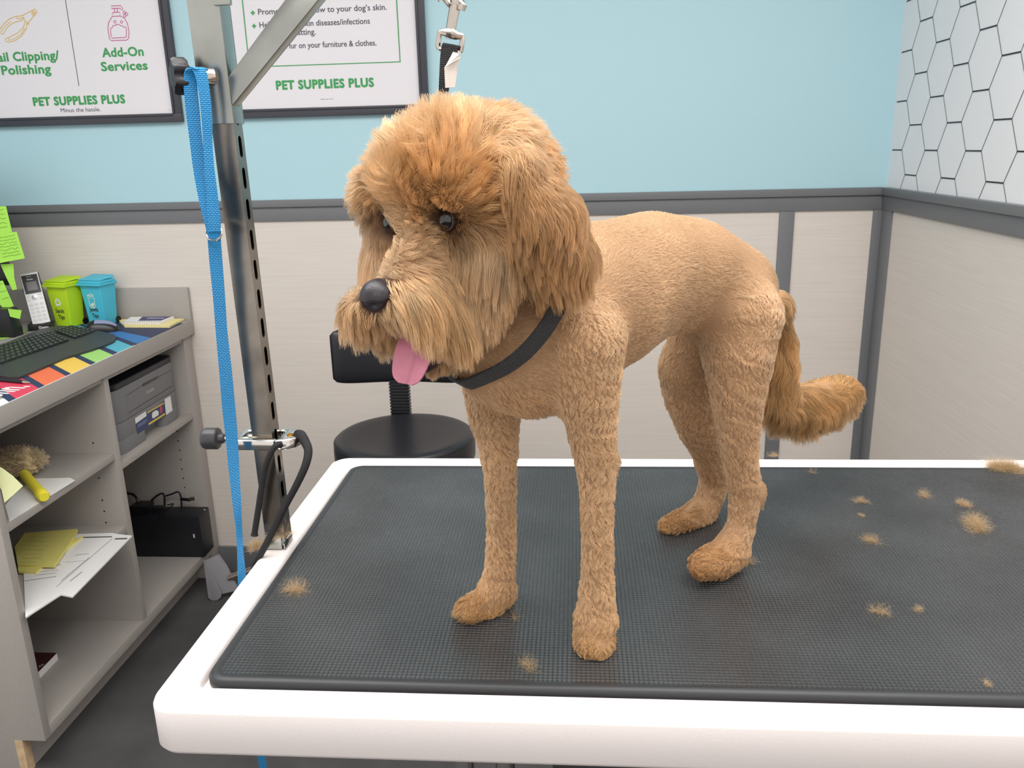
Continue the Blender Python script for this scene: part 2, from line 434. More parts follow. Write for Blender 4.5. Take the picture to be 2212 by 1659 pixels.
# brace: a square tube from the sleeve up to the arm
yb_ = sy0+.0015
MB().prism([on_y(492.5, 166, yb_), on_y(659, -60, yb_), on_y(736, -60, yb_), on_y(500, 230, yb_)], Y3, .020).build('brace', M['steel'], arm, bevel=.0012)
MB().box(sx1-.014, .55, PYF, PYF+.025, ZT-.03, ZT-.003).build('cross_arm', M['steel'], arm, bevel=.0015)
MB().box(sx0-.017, sx1-.010, sy0-.003, sy1+.003, ZT-.034, ZT).build('arm_joint', M['steel'], arm, bevel=.0015)
MB().obox(on_y(480, 0, sy0-.003), X3, Y3, Z3, .009, .003, .005).build('lug', M['steel'], arm, bevel=.001)
# clamping knob on the front of the sleeve, the leash hangs on it
kz = on_y(455, 166, sy0).z; kx = on_y(455, 166, sy0).x
kd_ = Vector((-.80, -.60, 0)).normalized(); k0 = Vector((kx, sy0, kz))
klen = (on_y(385, 158, sy0-.033).x-kx)/kd_.x
kb = MB(); kb.lathe([(.0085, -.003), (.0085, .008), (.0072, .011), (.0072, klen), (.0062, klen+.004)], k0, kd_, 20)
barrel = kb.build('knob_barrel', M['nickel'], arm)
kn = MB(); ks_ = Z3.cross(kd_).normalized()
for h_, s_ in ((klen-.003, .5), (klen-.002, .85), (klen+.001, 1), (klen+.011, 1), (klen+.014, .9), (klen+.0155, .45)):
    for i in range(48):
        t = 2*math.pi*i/48; q_ = 1+.16*math.cos(6*t)
        kn.v.append(tuple(k0+kd_*h_+Z3*.0158*s_*q_*math.cos(t)+ks_*.0125*s_*q_*math.sin(t)))
for k_ in range(5):
    for i in range(48): kn.f.append((k_*48+i, k_*48+(i+1)%48, k_*48+48+(i+1)%48, k_*48+48+i))
kn.f += [tuple(range(48)), tuple(range(240, 288))[::-1]]; kn.mi = [0]*len(kn.f)
kn.build('knob', M['black_plastic'], arm)

# ------------------------------------------------------------------ blue lead hung on the knob
lead = empty('leash', (kx, .22, kz), 'bright blue nylon slip lead hanging from the arm knob', 'leash')
def strap(keys, n=10):
    """keys: (px, py, y, half width x px, twist y) -> centre line and half-width vectors"""
    P = []; 
    for (x, y, Y, wx, wy) in keys:
        c = on_y(x, y, Y); e = on_y(x+wx, y, Y); P.append([*c, (e-c).x, wy, (e-c).z*.0])
    S = spline(P, n); return S[:, :3], S[:, 3:]
yl = sy0-.024
ka = [(436, 151, yl, 10, .004), (425, 147, yl, 10, .004), (413, 153, yl, 11, .003), (411, 180, yl, 12, .003), (416, 235, yl, 13, .002), (423, 300, yl, 12, .002), (432, 370, yl, 12, .002), (443, 430, yl-.002, 12, .002), (453, 470, yl-.003, 13, .001), (461, 500, yl-.003, 13, .001)]
kb_ = [(414, 153, yl-.001, 11, .003), (424, 147, yl-.001, 13, .002), (434, 160, yl-.0015, 12, .002), (442, 205, yl-.002, 9, .003), (447, 260, yl-.002, 7, .004), (449, 310, yl-.002, 7, .003), (452, 360, yl-.003, 9, .002), (458, 420, yl-.004, 11, .001), (462, 470, yl-.005, 13, .001), (463, 500, yl-.005, 13, .001)]
kc = [(461, 490, yl-.004, 13, .001), (466, 560, yl-.003, 13, .001), (473, 640, yl-.003, 12, .001), (479, 720, yl-.003, 11, .002), (487, 800, yl-.003, 12, .002), (494, 880, yl-.003, 13, .001), (501, 950, yl-.004, 12, .001), (505, 1010, yl-.006, 10, .002), (511, 1080, yl-.01, 7, .003), (516, 1140, yl-.012, 3, .004), (519, 1190, yl-.014, 5, .002), (523, 1250, yl-.016, 8, .002), (531, 1340, yl-.016, 10, .002), (541, 1450, yl-.016, 9, .002), (553, 1550, yl-.016, 8, .002), (567, 1650, yl-.016, 7, .002), (578, 1740, yl-.016, 7, .002)]
for nm, k_ in (('loop_strand', ka), ('loop_strand', kb_), ('strap', kc)):
    P, Wd = strap(k_); mb_ = MB(); mb_.ribbon(P, Wd, .0009); mb_.build(nm, M['leash'], lead, angle=60)
c = on_y(462, 503, yl-.004); MB().torus(c, (0.1, -1, .45), .0082, .0011).build('ring', M['chrome'], lead)

# ------------------------------------------------------------------ chrome clamp low on the post, with its black cord
cl = empty('noose_clamp', (.01, .3, .1), 'chrome cord clamp with black knob gripping the steel post', 'clamp')
zc = on_y(560, 962, PYF-.012).z
e0 = on_y(493, 968, .296); 
bd = MB(); cx0 = on_y(508, 962, .292).x
# two rails along -x..+x joined by a rounded nose on the right
for yy in (PYF-.010, PYB+.002):
    bd.box(cx0, PX1+.004, yy, yy+.008, zc-.0075, zc+.0055)
nose = [(PX1+.004, PYF-.010), (PX1+.016, PYF-.008), (PX1+.026, PYF-.001), (PX1+.030, PYF+.012), (PX1+.026, PYF+.025), (PX1+.016, PYB+.008), (PX1+.004, PYB+.010)]
inn = [(PX1+.004, PYB+.002), (PX1+.006, PYB-.002), (PX1+.006, PYF+.002), (PX1+.004, PYF-.002)]
bd.prism([(x, y, zc-.0075) for x, y in nose+inn], Z3, .013)
bd.prism([(cx0-.002, PYF-.010, zc-.0075), (cx0+.005, PYF-.010, zc-.0075), (cx0+.005, PYB+.010, zc-.0075), (cx0-.002, PYB+.010, zc-.0075)], Z3, .013)
bd.build('body', M['chrome'], cl, bevel=.003, seg=3)
kc0 = on_y(474, 961, .305)
MB().tube([(PX0-.001, .309, zc), (kc0.x-.004, .309, zc)], .0026, 10).tube([(PX0-.0005, .309, zc), (-.006, .309, zc)], .006, 12).build('screw', M['nickel'], cl)
kn = MB()
kn.lathe([(.004, .006), (.006, .005), (.006, -.001), (.0125, -.0015), (.0132, -.004), (.0132, -.017), (.0115, -.0205), (.004, -.0215)], (kc0.x, .309, zc), X3, 12)
kn.build('knob', M['grey_plastic'], cl, bevel=.002)
MB().lathe([(.004, 0), (.004, .001), (.0025, .0018)], (PX1+.017, .306, zc+.0055), Z3, 16).build('rivet', M['brass'], cl)
# the cord, threaded through the nose: one short end, one long end to the table edge
cd = MB()
yc_ = PYF-.012
def pxp(keys): return spline([on_y(x, y, Y) for x, y, Y in keys], 8)
pts = pxp([(606, 962, PYF-.008), (600, 960, PYF-.014), (590, 970, PYF-.016), (580, 990, PYF-.017), (571, 1020, PYF-.017), (564, 1060, PYF-.017), (558, 1100, PYF-.017), (550, 1151, PYF-.017)])
cd.tube(pts, .0036, 10)
cd.tube([pts[-1], pts[-1]+Vector((-.0005, 0, -.003))], [.0036, .0046], 10)
pts = pxp([(642, 940, .309), (650, 940, .306), (660, 956, .30), (666, 975, .293), (660, 1005, .285), (642, 1045, .28), (618, 1090, .278), (600, 1125, .277), (583, 1160, .276), (566, 1192, .276), (553, 1215, .278), (548, 1235, .28)])
cd.tube(pts, [.0062-.0021*min(1, i/45) for i in range(len(pts))], 10)
tag(cd.build('noose', M['cord']), 'black braided cord hanging through the chrome clamp', 'cord')

# ------------------------------------------------------------------ snap hook and strap above the dog
gl = empty('grooming_loop', (.28, .24, .6), 'black webbing grooming noose with nickel snap around the dog neck', 'grooming loop')
YL = .235
def gp(x, y, d=0): return on_y(x, y, YL+d)
sn = MB()
sn.tube([gp(988, -14), gp(984, 8), gp(978, 40), gp(974, 63)], [.0052, .0052, .0050, .0048], 12)
sn.tube([gp(985, 2), gp(984, 9)], [.0062, .0062], 12)
sn.tube([gp(992, 12, -.002), gp(997, 6, -.003), gp(999, 12, -.004), gp(996, 22, -.004)], [.0035, .004, .0042, .0035], 10)
sn.tube(spline([gp(983, 8), gp(975, 8), gp(966, -2), gp(955, -18), gp(946, -40), (.225, .29, .78)], 5), .0042, 10)
sn.build('snap_hook', M['nickel'], gl)
sw = MB()
rp = [gp(951, 69), gp(978, 70, -.006), gp(998, 77), gp(995, 111), gp(972, 107, .002), gp(945, 103)]
sw.tube([gp(951, 69), gp(965, 70, -.003), gp(976, 72, -.004), gp(986, 77, -.003), gp(998, 78)], [.0026, .0038, .0048, .0038, .0028], 10)
sw.tube([gp(951, 69), gp(949, 75), gp(946, 100), gp(949, 105)], .0025, 10)
sw.tube([gp(998, 78), gp(999, 83), gp(996, 108), gp(993, 112)], .0025, 10)
sw.tube([gp(949, 105), gp(971, 108), gp(993, 112)], .0024, 10)
sw.tube([gp(973.5, 62), gp(972, 84)], [.0038, .0042], 12)
sw.build('swivel_ring', M['nickel'], gl)
tg = MB()
q = [gp(979, 117, -.008), gp(994, 112, -.009), gp(990, 140, -.010), gp(983, 188, -.009), gp(962, 190, -.008), gp(960, 146, -.008)]
tg.prism(q, (0, -1, 0), .0007)
tg.prism([gp(979, 112, -.0095), gp(994, 115, -.014), gp(996, 124, -.013), gp(962, 144, -.0105)], (0, -1, 0), .0006)
tg.build('paper_tag', mat('worn_label_paper', (222, 214, 206), .7), gl, smooth=False)
# ------------------------------------------------------------------ stool behind the table
ys = 1.45
sc_ = on_y(874, 937, ys); rs = .185
stool = empty('stool', (sc_.x, ys, FZ), 'black padded stool with backrest and ribbed stem by the wall', 'stool')
zs = sc_.z
MB().lathe([(.02, -.085), (rs*.9, -.085), (rs*.97, -.078), (rs, -.06), (rs*1.005, -.035), (rs, -.016), (rs*.985, -.008), (rs*.97, -.0035), (rs*.94, 0), (rs*.88, .0), (rs*.75, -.004), (rs*.5, -.010), (rs*.2, -.013), (.005, -.013)], (sc_.x, ys, zs), Z3, 64).build('seat', M['vinyl'], stool, angle=60)
MB().torus((sc_.x, ys, zs-.0095), Z3, rs*.992, .0016, 64, 6).build('seam', M['vinyl'], stool)
bk = MB(); nb = 40; yb = ys+.2
bc = on_y(866, 762, yb); Wb, Hb = .185, .083
prof = []
for i in range(nb+1):
    u = -1+2*i/nb; s_ = (1-abs(u)**3.6)**.33 if abs(u) < 1 else .0
    s_ = max(s_, .12)
    x_ = bc.x+u*Wb; y_ = yb-.05*u*u+.0
    for j in range(24):
        t = 2*math.pi*j/24; cs, sn_ = math.cos(t), math.sin(t)
        sg = lambda v, e: math.copysign(abs(v)**e, v)
        prof.append((x_, y_+.028*sg(cs, .7)*s_, bc.z+Hb*sg(sn_, .6)*(.72+.28*s_)-.012*u*u*0))
bk.add(prof, [(i*24+j, i*24+(j+1)%24, (i+1)*24+(j+1)%24, (i+1)*24+j) for i in range(nb) for j in range(24)]+[tuple(range(24))[::-1], tuple(range(nb*24, nb*24+24))])
bk.build('backrest', M['vinyl'], stool, angle=80)
sm = MB(); z0 = zs-.03; z1 = bc.z-Hb+.02; nr = 15
sx = on_y(864, 860, yb-.005).x
for k in range(nr):
    za = z0+(z1-z0)*k/nr; zb_ = z0+(z1-z0)*(k+1)/nr
    sm.box(sx-.0275, sx+.0275, yb-.018, yb+.018, za, zb_-(zb_-za)*.4); sm.box(sx-.0245, sx+.0245, yb-.015, yb+.015, zb_-(zb_-za)*.4, zb_)
sm.build('stem', M['black_plastic'], stool, bevel=.0015)
MB().box(sc_.x-.05, sc_.x+.05, ys-.05, yb+.02, zs-.11, zs-.085).build('bracket', M['black_plastic'], stool, bevel=.004)
MB().lathe([(.025, 0), (.025, .25), (.016, .25), (.016, zs-.1-FZ-.07)], (sc_.x, ys, FZ+.07), Z3, 20).build('gas_lift', M['black_plastic'], stool)
for k in range(5):
    a_ = k*2*math.pi/5+.3; d_ = Vector((math.cos(a_), math.sin(a_), 0))
    g = MB(); g.obox(Vector((sc_.x, ys, FZ+.08))+d_*.13, d_, Z3.cross(d_), Z3, .13, .02, .014)
    lg = g.build('leg', M['black_plastic'], stool, bevel=.004)
    c_ = Vector((sc_.x, ys, FZ+.03))+d_*.245
    MB().lathe([(.02, -.012), (.03, -.011), (.03, .011), (.02, .012)], c_, Z3.cross(d_), 20).build('caster', M['black_plastic'], lg)

# ------------------------------------------------------------------ desk: counter top and open cabinet
ZC = -.079
XF = -.95
ctp = empty('countertop', (-1.3, 1.6, ZC-.05), 'grey laminate countertop with backsplash against the beige wall', 'countertop')
MB().box(-1.72, -.935, 1.055, YW-.012, ZC-.05, ZC).build('worktop', M['laminate'], ctp, bevel=.0015)
MB().box(-1.72, -.936, YW-.022, YW-.008, ZC, .032).build('backsplash', M['laminate'], ctp, bevel=.0015)
cab = empty('open_cabinet', (-1.27, 1.6, FZ), 'open grey laminate cabinet with shelves under the counter', 'cabinet')
zb_, zt_ = -.94, ZC-.05
def panel(name, *b, m_='laminate', bev=.001, par=cab): return MB().box(*b).build(name, M[m_], par, bevel=bev)
nkx = on_y(48, 1603, 1.072).x
sp_ = MB(); sp_.prism([(XF, 1.072, zt_), (XF, 1.072, zb_), (nkx, 1.072, zb_), (nkx, 1.072, FZ), (-1.6, 1.072, FZ), (-1.6, 1.072, zt_)], Y3, .024)
sp_.build('side_panel', M['laminate'], cab, bevel=.001)
pe = panel('side_panel', -1.6, XF, 2.072, YW-.012, FZ, zt_)
pa = panel('partition', -1.58, XF, 1.573, 1.597, zb_+.03, zt_)
panel('back_panel', -1.6, -1.585, 1.096, 2.072, FZ, zt_)
panel('bottom_deck', -1.585, XF, 1.096, 2.072, zb_, zb_+.03)
panel('kick_board', nkx-.02, nkx-.004, 1.098, 2.072, FZ, zb_)
panel('kick_edge', nkx-.0198, nkx+.0005, 1.0715, 1.0975, FZ+.001, zb_-.0005, m_='wood', bev=0)
panel('stretcher', -1.0, XF-.004, 1.096, 2.072, zt_-.018, zt_)
panel('shelf', -1.585, XF-.004, 1.096, 1.573, -.38, -.36)
panel('shelf', -1.585, XF-.004, 1.096, 1.573, -.612, -.59)
panel('shelf', -1.585, XF-.002, 1.597, 2.072, -.42, -.40)
c4 = lambda x, y: (x/3.95, 840+y/3.95)
for q in [(1510,360),(1522,443),(1533,523),(1543,603),(1553,685),(1565,763),(1575,842)]:
    MB().lathe([(.0026, 0), (.0026, .0006)], on_y(*c4(*q), 2.0718), (0,-1,0), 10).build('pin_hole', M['hollow'], pe)
for q in [(795,462),(810,562),(845,760),(873,950),(890,1045),(905,1140)]:
    MB().lathe([(.0026, 0), (.0026, .0006)], on_y(*c4(*q), 1.5728), (0,-1,0), 10).build('pin_hole', M['hollow'], pa)

# ------------------------------------------------------------------ printer
c3 = lambda x, y: (x/5.027, 640+y/5.027)
prn = empty('printer', (-1.17, 1.85, -.40), 'grey laser printer with black lid on the cabinet shelf', 'printer')
XP = -.978; py0, py1 = 1.652, 2.045; pz0, pz1 = -.40, on_x(*c3(1205, 1060), XP).z
M['printer'] = mat('printer_grey', (118, 118, 120), .5, bump=(500, .1, .0006))
M['printer_dark'] = mat('printer_black', (20, 24, 32), .35)
bd = MB()
zsp = on_x(*c3(1920, 1010), XP).z
def rbox(mb, x0, x1, y0, y1, z0, z1, r):
    lp = rrect(x0, x1, y0, y1, r, 6); n = len(lp)
    mb.add([(x, y, z0) for x, y in lp]+[(x, y, z1) for x, y in lp], [tuple(range(n))[::-1], tuple(range(n, 2*n))]+[(i, (i+1)%n, (i+1)%n+n, i+n) for i in range(n)])
rbox(bd, -1.36, XP, py0, py1, zsp+.0012, pz1, .03)
ty = (on_x(*c3(1610, 1430), XP).y, on_x(*c3(1780, 1340), XP).y)
zl = pz0+.045
rbox(bd, -1.36, XP-.0005, py0, py1, zl, zsp-.0012, .03)
rbox(bd, -1.36, XP-.003, py0+.002, py1-.002, zsp-.002, zsp+.002, .028)
rbox(bd, -1.36, XP-.0005, py0, ty[0], pz0, zl, .03); bd.box(-1.36, XP-.03, ty[0]-.03, ty[1]+.03, pz0, zl); rbox(bd, -1.36, XP-.0005, ty[1], py1, pz0, zl, .03)
bd.build('body', M['printer'], prn, bevel=.0012)
ld = MB(); rbox(ld, -1.36, XP-.001, py0-.001, py1+.001, pz1, pz1+.02, .03); ld.build('lid', M['printer_dark'], prn, bevel=.006, seg=3)
dr_ = MB(); n_x = (1, 0, 0)
line(dr_, [on_x(*c3(*q), XP+.0006) for q in [(1700, 885), (1862, 802), (1878, 968), (1395, 1268), (1368, 1082), (1535, 975)]], .0012, n_x)
dr_.build('door_seam', M['hollow'], prn)
hd = MB(); hd.prism([on_x(*c3(*q), XP-.002) for q in [(1535, 965), (1545, 950), (1700, 868), (1706, 885), (1698, 892), (1548, 978)]], n_x, .004); hd.build('handle', M['grey_plastic'], prn, bevel=.0005)
tx = MB(); o = on_x(*c3(1595, 1062), XP+.0007); e = on_x(*c3(1680, 1018), XP+.0007); put_text(tx, 'brother', o, Y3, Z3, width=e.y-o.y, height=.011, bold=.01); tx.build('lettering', mat('silver_print', (190, 190, 190), .4), prn, smooth=False)
def sticker(mb, pts, d): mb.prism([on_x(*c3(*q), XP+d) for q in pts], n_x, .0003)
st = MB(); sticker(st, [(1475, 1375), (1592, 1290), (1780, 1140), (1800, 1290), (1640, 1402), (1495, 1495)], .0004)
stk = st.build('sticker', mat('navy_sticker', (44, 58, 104), .4), prn, smooth=False)
st = MB(); sticker(st, [(1465, 1325), (1580, 1250), (1590, 1300), (1472, 1385)], .0008); st.build('print', M['paper'], stk, smooth=False); st = MB(); sticker(st, [(1785, 1118), (1850, 1080), (1873, 1240), (1803, 1290)], .0008); st.build('print', M['paper'], stk, smooth=False); st = MB()
st.prism([on_x(*c3(*q), XP+.0008) for q in [(1650, 1285), (1655, 1262), (1690, 1238), (1712, 1240), (1724, 1262), (1720, 1290), (1665, 1326), (1652, 1318)]], n_x, .0003)
st.build('print', M['paper'], stk, smooth=False)
st = MB(); sticker(st, [(1612, 1380), (1790, 1268), (1793, 1285), (1615, 1400)], .0008); st.build('print', mat('yellow_band', (226, 200, 70), .5), stk, smooth=False); st = MB()
line(st, [on_x(*c3(*q), XP+.0009) for q in [(1600, 1265), (1780, 1160)]], .004, n_x)
st.build('print', mat('yellow_print', (226, 200, 70), .5), stk, smooth=False)
st = MB(); cc = on_x(*c3(1747, 1232), XP+.0008)
st.prism([cc+Vector((0, .0085*(1+.08*math.cos(12*t))*math.cos(t), .013*(1+.08*math.cos(12*t))*math.sin(t))) for t in [2*math.pi*i/48 for i in range(48)]], n_x, .0003)
st.build('print', mat('red_print', (190, 70, 84), .5), stk, smooth=False)
st = MB()
for a_, b_ in (((1492, 1400), (1600, 1330)), ((1492, 1413), (1600, 1345)), ((1492, 1426), (1585, 1368))): line(st, [on_x(*c3(*a_), XP+.0009), on_x(*c3(*b_), XP+.0009)], .0014, n_x)
st.build('print', mat('pale_print', (150, 160, 190), .5), stk, smooth=False)

# ------------------------------------------------------------------ computer case and its cables
pcY = 1.985
tw = empty('computer_tower', (-1.2, 2.03, zb_+.03), 'black computer case lying on the bottom of the cabinet', 'computer')
ztp = on_y(*c4(1690, 1090), pcY).z; xr = on_y(*c4(1745, 1435), pcY).x; xr2 = on_y(*c4(1700, 1090), pcY).x
M['case'] = mat('case_black', (20, 22, 28), .42, bump=(300, .08, .0005))
MB().add([(-1.5, pcY, -.9098), (xr, pcY, -.9098), (xr, 2.068, -.9098), (-1.5, 2.068, -.9098), (-1.5, pcY, ztp), (xr, pcY, ztp), (xr, 2.068, ztp+.0), (-1.5, 2.068, ztp)], [(3,2,1,0),(4,5,6,7),(0,1,5,4),(1,2,6,5),(2,3,7,6),(3,0,4,7)]).build('case', M['case'], tw, bevel=.004)
q = on_y(*c4(1655, 1255), pcY-.0006); MB().obox(q, X3, Y3, Z3, .0022, .0006, .007).build('badge', M['paper'], tw)
q = on_z(*c4(1745, 1030), ztp+.001); MB().lathe([(.003, 0), (.003, .001)], (q.x, min(q.y, 2.06), ztp), Z3, 12).build('power_light', M['paper'], tw)
cb = MB(); cb.box(-1.19, -1.13, 2.0, 2.05, ztp, ztp+.03).box(-1.115, -1.085, 2.005, 2.03, ztp, ztp+.022)
def pc(keys): return spline([on_y(*c4(x, y), Y) for x, y, Y in keys], 8)
cb.tube(pc([(1085, 890, 2.05), (1140, 905, 2.04), (1180, 960, 2.03), (1190, 1015, 2.03)]), .0045, 8)
cb.tube(pc([(1260, 1010, 2.05), (1300, 945, 2.05), (1370, 895, 2.04), (1400, 910, 2.03), (1405, 1000, 2.03)]), .0035, 8)
cb.tube(pc([(1410, 915, 2.05), (1460, 900, 2.05), (1520, 880, 2.04), (1545, 930, 2.04), (1548, 1020, 2.04)]), .003, 8)
cb.tube(pc([(1545, 940, 2.04), (1600, 945, 2.03), (1625, 950, 2.03)]), .006, 8)
cb.tube(pc([(1430, 990, 1.99), (1480, 985, 1.975), (1400, 1060, 1.972), (1330, 1180, 1.972), (1270, 1290, 1.973), (1262, 1340, 1.974)]), .0022, 8)
cb.build('cables', M['black_plastic'], tw)
q = on_y(*c4(1643, 935), 2.03); MB().obox(q, (1, 0, .1), Y3, Z3, .011, .006, .006).build('usb_plug', M['nickel'], tw)

# ------------------------------------------------------------------ things on the cabinet shelves
def sheet(name, pts, th, m_, label, cat, group=None, par=None):
    mb = MB(); mb.prism(pts, Z3, th); o = mb.build(name, m_, par, smooth=False)
    return tag(o, label, cat, group) if par is None else o
Z1s, Z2s = -.3598, -.5898
f4 = lambda z, *pts: [on_z(*c4(*q), z) for q in pts]
sheet('paper_sheet', f4(Z1s, (45, 1000), (120, 900), (300, 768), (600, 762), (640, 785), (80, 1132)), .0012, M['paper'], 'white paper sheet under the yellow handled duster', 'paper')
pr = sheet('printed_papers', f4(Z2s, (200, 1500), (420, 1255), (960, 1240), (1010, 1250), (1128, 1262), (620, 1785), (520, 1765), (220, 1960)), .004, M['paper'], 'white printed papers hanging over the lower shelf edge', 'papers')
ink = MB()
for a_, b_, w in (((690, 1268), (955, 1262), .006), ((980, 1280), (1085, 1277), .008), ((640, 1420), (760, 1405), .002), ((330, 1520), (520, 1500), .002), ((200, 1640), (480, 1600), .002), ((760, 1440), (520, 1640), .0016), ((960, 1275), (480, 1690), .0012), ((700, 1560), (600, 1640), .002), ((330, 1560), (500, 1545), .0012), ((300, 1590), (480, 1570), .0012), ((560, 1480), (720, 1465), .0012)):
    line(ink, f4(Z2s+.0043, a_, b_), w, Z3)
ink.build('printed_lines', M['pencil'], pr, smooth=False)
zp = Z2s+.004
sheet('yellow_pad', f4(zp, (155, 1530), (200, 1470), (660, 1290), (710, 1270), (560, 1390), (355, 1540), (310, 1580), (160, 1575)), .006, M['yellow_paper'], 'lower yellow note pad on the printed papers', 'note pad', 'yellow note pads')
yp = sheet('yellow_pad', f4(zp+.006, (130, 1370), (215, 1250), (665, 1215), (640, 1270), (470, 1525), (155, 1520)), .008, M['yellow_paper'], 'upper yellow note pad with faint handwriting', 'note pad', 'yellow note pads')
ink = MB(); random.seed(4)
for k in range(7):
    y_ = 1265+k*36; x_ = 260-k*14
    line(ink, f4(zp+.0143, *[(x_+i*22, y_+random.uniform(-4, 4)) for i in range(int(10-k*.4))]), .0011, Z3)
ink.build('handwriting', mat('faint_pencil', (150, 146, 90), .7), yp, smooth=False)
# duster
du = empty('duster', tuple(on_z(60, 1015, Z1s)), 'fluffy beige duster with bright yellow handle on the shelf', 'duster')
d0 = on_z(52, 1024, Z1s+.022); d1 = on_z(94, 1072, Z1s+.016)
MB().tube([d0, d0.lerp(d1, .25), d0.lerp(d1, .8), d0.lerp(d1, .86), d1, d1+(d1-d0)*.04], [.0125, .0125, .0125, .0145, .0145, .011], 16).build('handle', mat('yellow_plastic', (236, 222, 62), .45), du)
fl = MB(); random.seed(8)
fc = on_z(38, 1000, Z1s+.035)
rg = np.random.default_rng(5)
ico = bmesh.new(); bmesh.ops.create_icosphere(ico, subdivisions=4, radius=1)
vs = []
for v in ico.verts:
    p_ = v.co; q = 1+.16*math.sin(5*p_.x+3*p_.y)+.12*math.sin(9*p_.y+7*p_.z)+.1*math.sin(13*p_.z+4*p_.x)
    vs.append((fc.x+p_.x*.066*q, fc.y+p_.y*.046*q, max(Z1s+.002, fc.z+p_.z*.034*q)))
fl.add(vs, [tuple(v.index for v in f.verts) for f in ico.faces]); ico.free()
fl.build('fluff', mat('beige_wool', (206, 184, 144), .9, bump=(120, .9, .006), vary=(60, .25)), du)
# pale note on the near panel edge
sn_ = MB(); q = [on_y(-14, 1000, 1.11), on_y(6, 1012, 1.095), on_y(28, 1028, 1.085), on_y(50, 1050, 1.075), on_y(10, 1086, 1.085), on_y(4, 1060, 1.092), on_y(-10, 1030, 1.1)]
sn_.prism(q, (0, -1, 0), .0004)
n1 = tag(sn_.build('sticky_note', M['pale_note'], smooth=False), 'pale yellow sticky note curling off the cabinet edge', 'sticky note')
bx = empty('boxed_book', tuple(on_z(105, 1430, -.909)), 'dark red box with white edge lying on the cabinet bottom', 'box')
c5 = lambda x, y: (x/3.95, 1239+y/3.95)
zz = -.9095
q = [on_z(*c5(*p_), zz+.022) for p_ in [(180, 690), (300, 672), (485, 676), (330, 835), (240, 850)]]
b_ = MB(); b_.prism([p_-Z3*.022 for p_ in q], Z3, .021); b_.build('box_body', M['paper'], bx, smooth=False)
b_ = MB(); b_.prism([p_-Z3*.0009 for p_ in q], Z3, .0009); b_.build('cover', mat('maroon_cover', (70, 34, 34), .5), bx, smooth=False)
t_ = MB(); o = on_z(*c5(338, 800), zz+.0225); e = on_z(*c5(385, 772), zz+.0225); put_text(t_, 'AX', o, (e-o), Z3.cross(e-o), width=(e-o).length*.9, bold=.02); t_.build('lettering', M['paper'], bx, smooth=False)

# ------------------------------------------------------------------ things on the counter
ze = ZC
# striped desk mat
stripes = [(1.165, (38, 48, 84)), (1.19, (214, 60, 88)), (1.277, (38, 48, 84)), (1.301, (232, 112, 72)), (1.391, (38, 48, 84)), (1.414, (236, 196, 84)), (1.505, (38, 48, 84)), (1.53, (160, 212, 112)), (1.618, (38, 48, 84)), (1.646, (84, 176, 196)), (1.727, (38, 48, 84)), (1.757, (52, 118, 182)), (1.838, (38, 48, 84))]
dm = MB(); dmm = []
sk = (1.594-1.413)/(-1.048+.936)      # the stripes run askew to the counter edge
xa, xb = -.938, -1.34
bounds = [s_[0] for s_ in stripes]+[2.06]
cols = {}
for k, (y_, c_) in enumerate(stripes):
    if c_ not in cols: cols[c_] = len(dmm); dmm.append(mat('mat_print', c_, .55))
    dm.cur = cols[c_]; y2 = bounds[k+1]
    sh = lambda y, x: min(y+(x-xa)*sk*.55, 2.1)
    xl = -1.34
    dm.prism([(xa, y_, ze), (xa, y2, ze), (xl, sh(y2, xl), ze), (xl, sh(y_, xl), ze)], Z3, .0016)
dk = tag(dm.build('desk_mat', dmm, smooth=False), 'navy desk mat with rainbow stripes along the counter edge', 'desk mat')
MB().prism([(-.9355, 1.09, ze), (-.9355, 1.74, ze), (-.94, 1.74, ze), (-.975, 1.12, ze), (-1.1, 1.09, ze)], Z3, .0008).build('white_border', M['paper'], dk, smooth=False)
t_ = MB(); o = on_z(*c3(-60, 1105), ze+.002); e = on_z(*c3(330, 975), ze+.002); put_text(t_, 'onn.', o, e-o, Z3.cross(e-o), width=(e-o).length, height=.05, bold=.03, spacing=1.04); t_.build('lettering', M['paper'], dk, smooth=False)
# keyboard
kbE = empty('keyboard', tuple(on_z(80, 745, ze)), 'black curved keyboard with palm rest on the striped mat', 'keyboard')
M['kb_body'] = mat('keyboard_black', (52, 54, 56), .45, bump=(400, .1, .0005))
za_, zk_, zh_ = ze+.008, ze+.016, ze+.026
kp = lambda x, y, z: on_z(*c3(x, y), z)
out_f = [kp(-420, 940, za_), kp(0, 862, za_), kp(100, 880, za_), kp(205, 876, za_), kp(460, 770, za_), kp(700, 665, za_), kp(1000, 575, za_), kp(1160, 520, za_), kp(1235, 485, za_), kp(1268, 440, za_), kp(1240, 415, za_)]
in_f = [kp(-420, 900, zk_), kp(-120, 810, zk_), kp(0, 770, zk_), kp(170, 715, zk_), kp(420, 618, zk_), kp(660, 535, zk_), kp(880, 462, zk_), kp(980, 430, zk_), kp(1040, 405, zk_), kp(1090, 385, zk_), kp(1100, 380, zk_)]
bk_ = [kp(-420, 640, zh_), kp(-160, 575, zh_), kp(0, 528, zh_), kp(150, 470, zh_), kp(300, 410, zh_), kp(440, 355, zh_), kp(560, 328, zh_), kp(660, 318, zh_), kp(760, 325, zh_), kp(900, 345, zh_), kp(1080, 376, zk_+.001)]
n_ = len(out_f); V = out_f+in_f+bk_; V += [Vector((p_.x, p_.y, ze+.0016)) for p_ in out_f]+[Vector((p_.x, p_.y, ze+.0016)) for p_ in bk_]
F = []
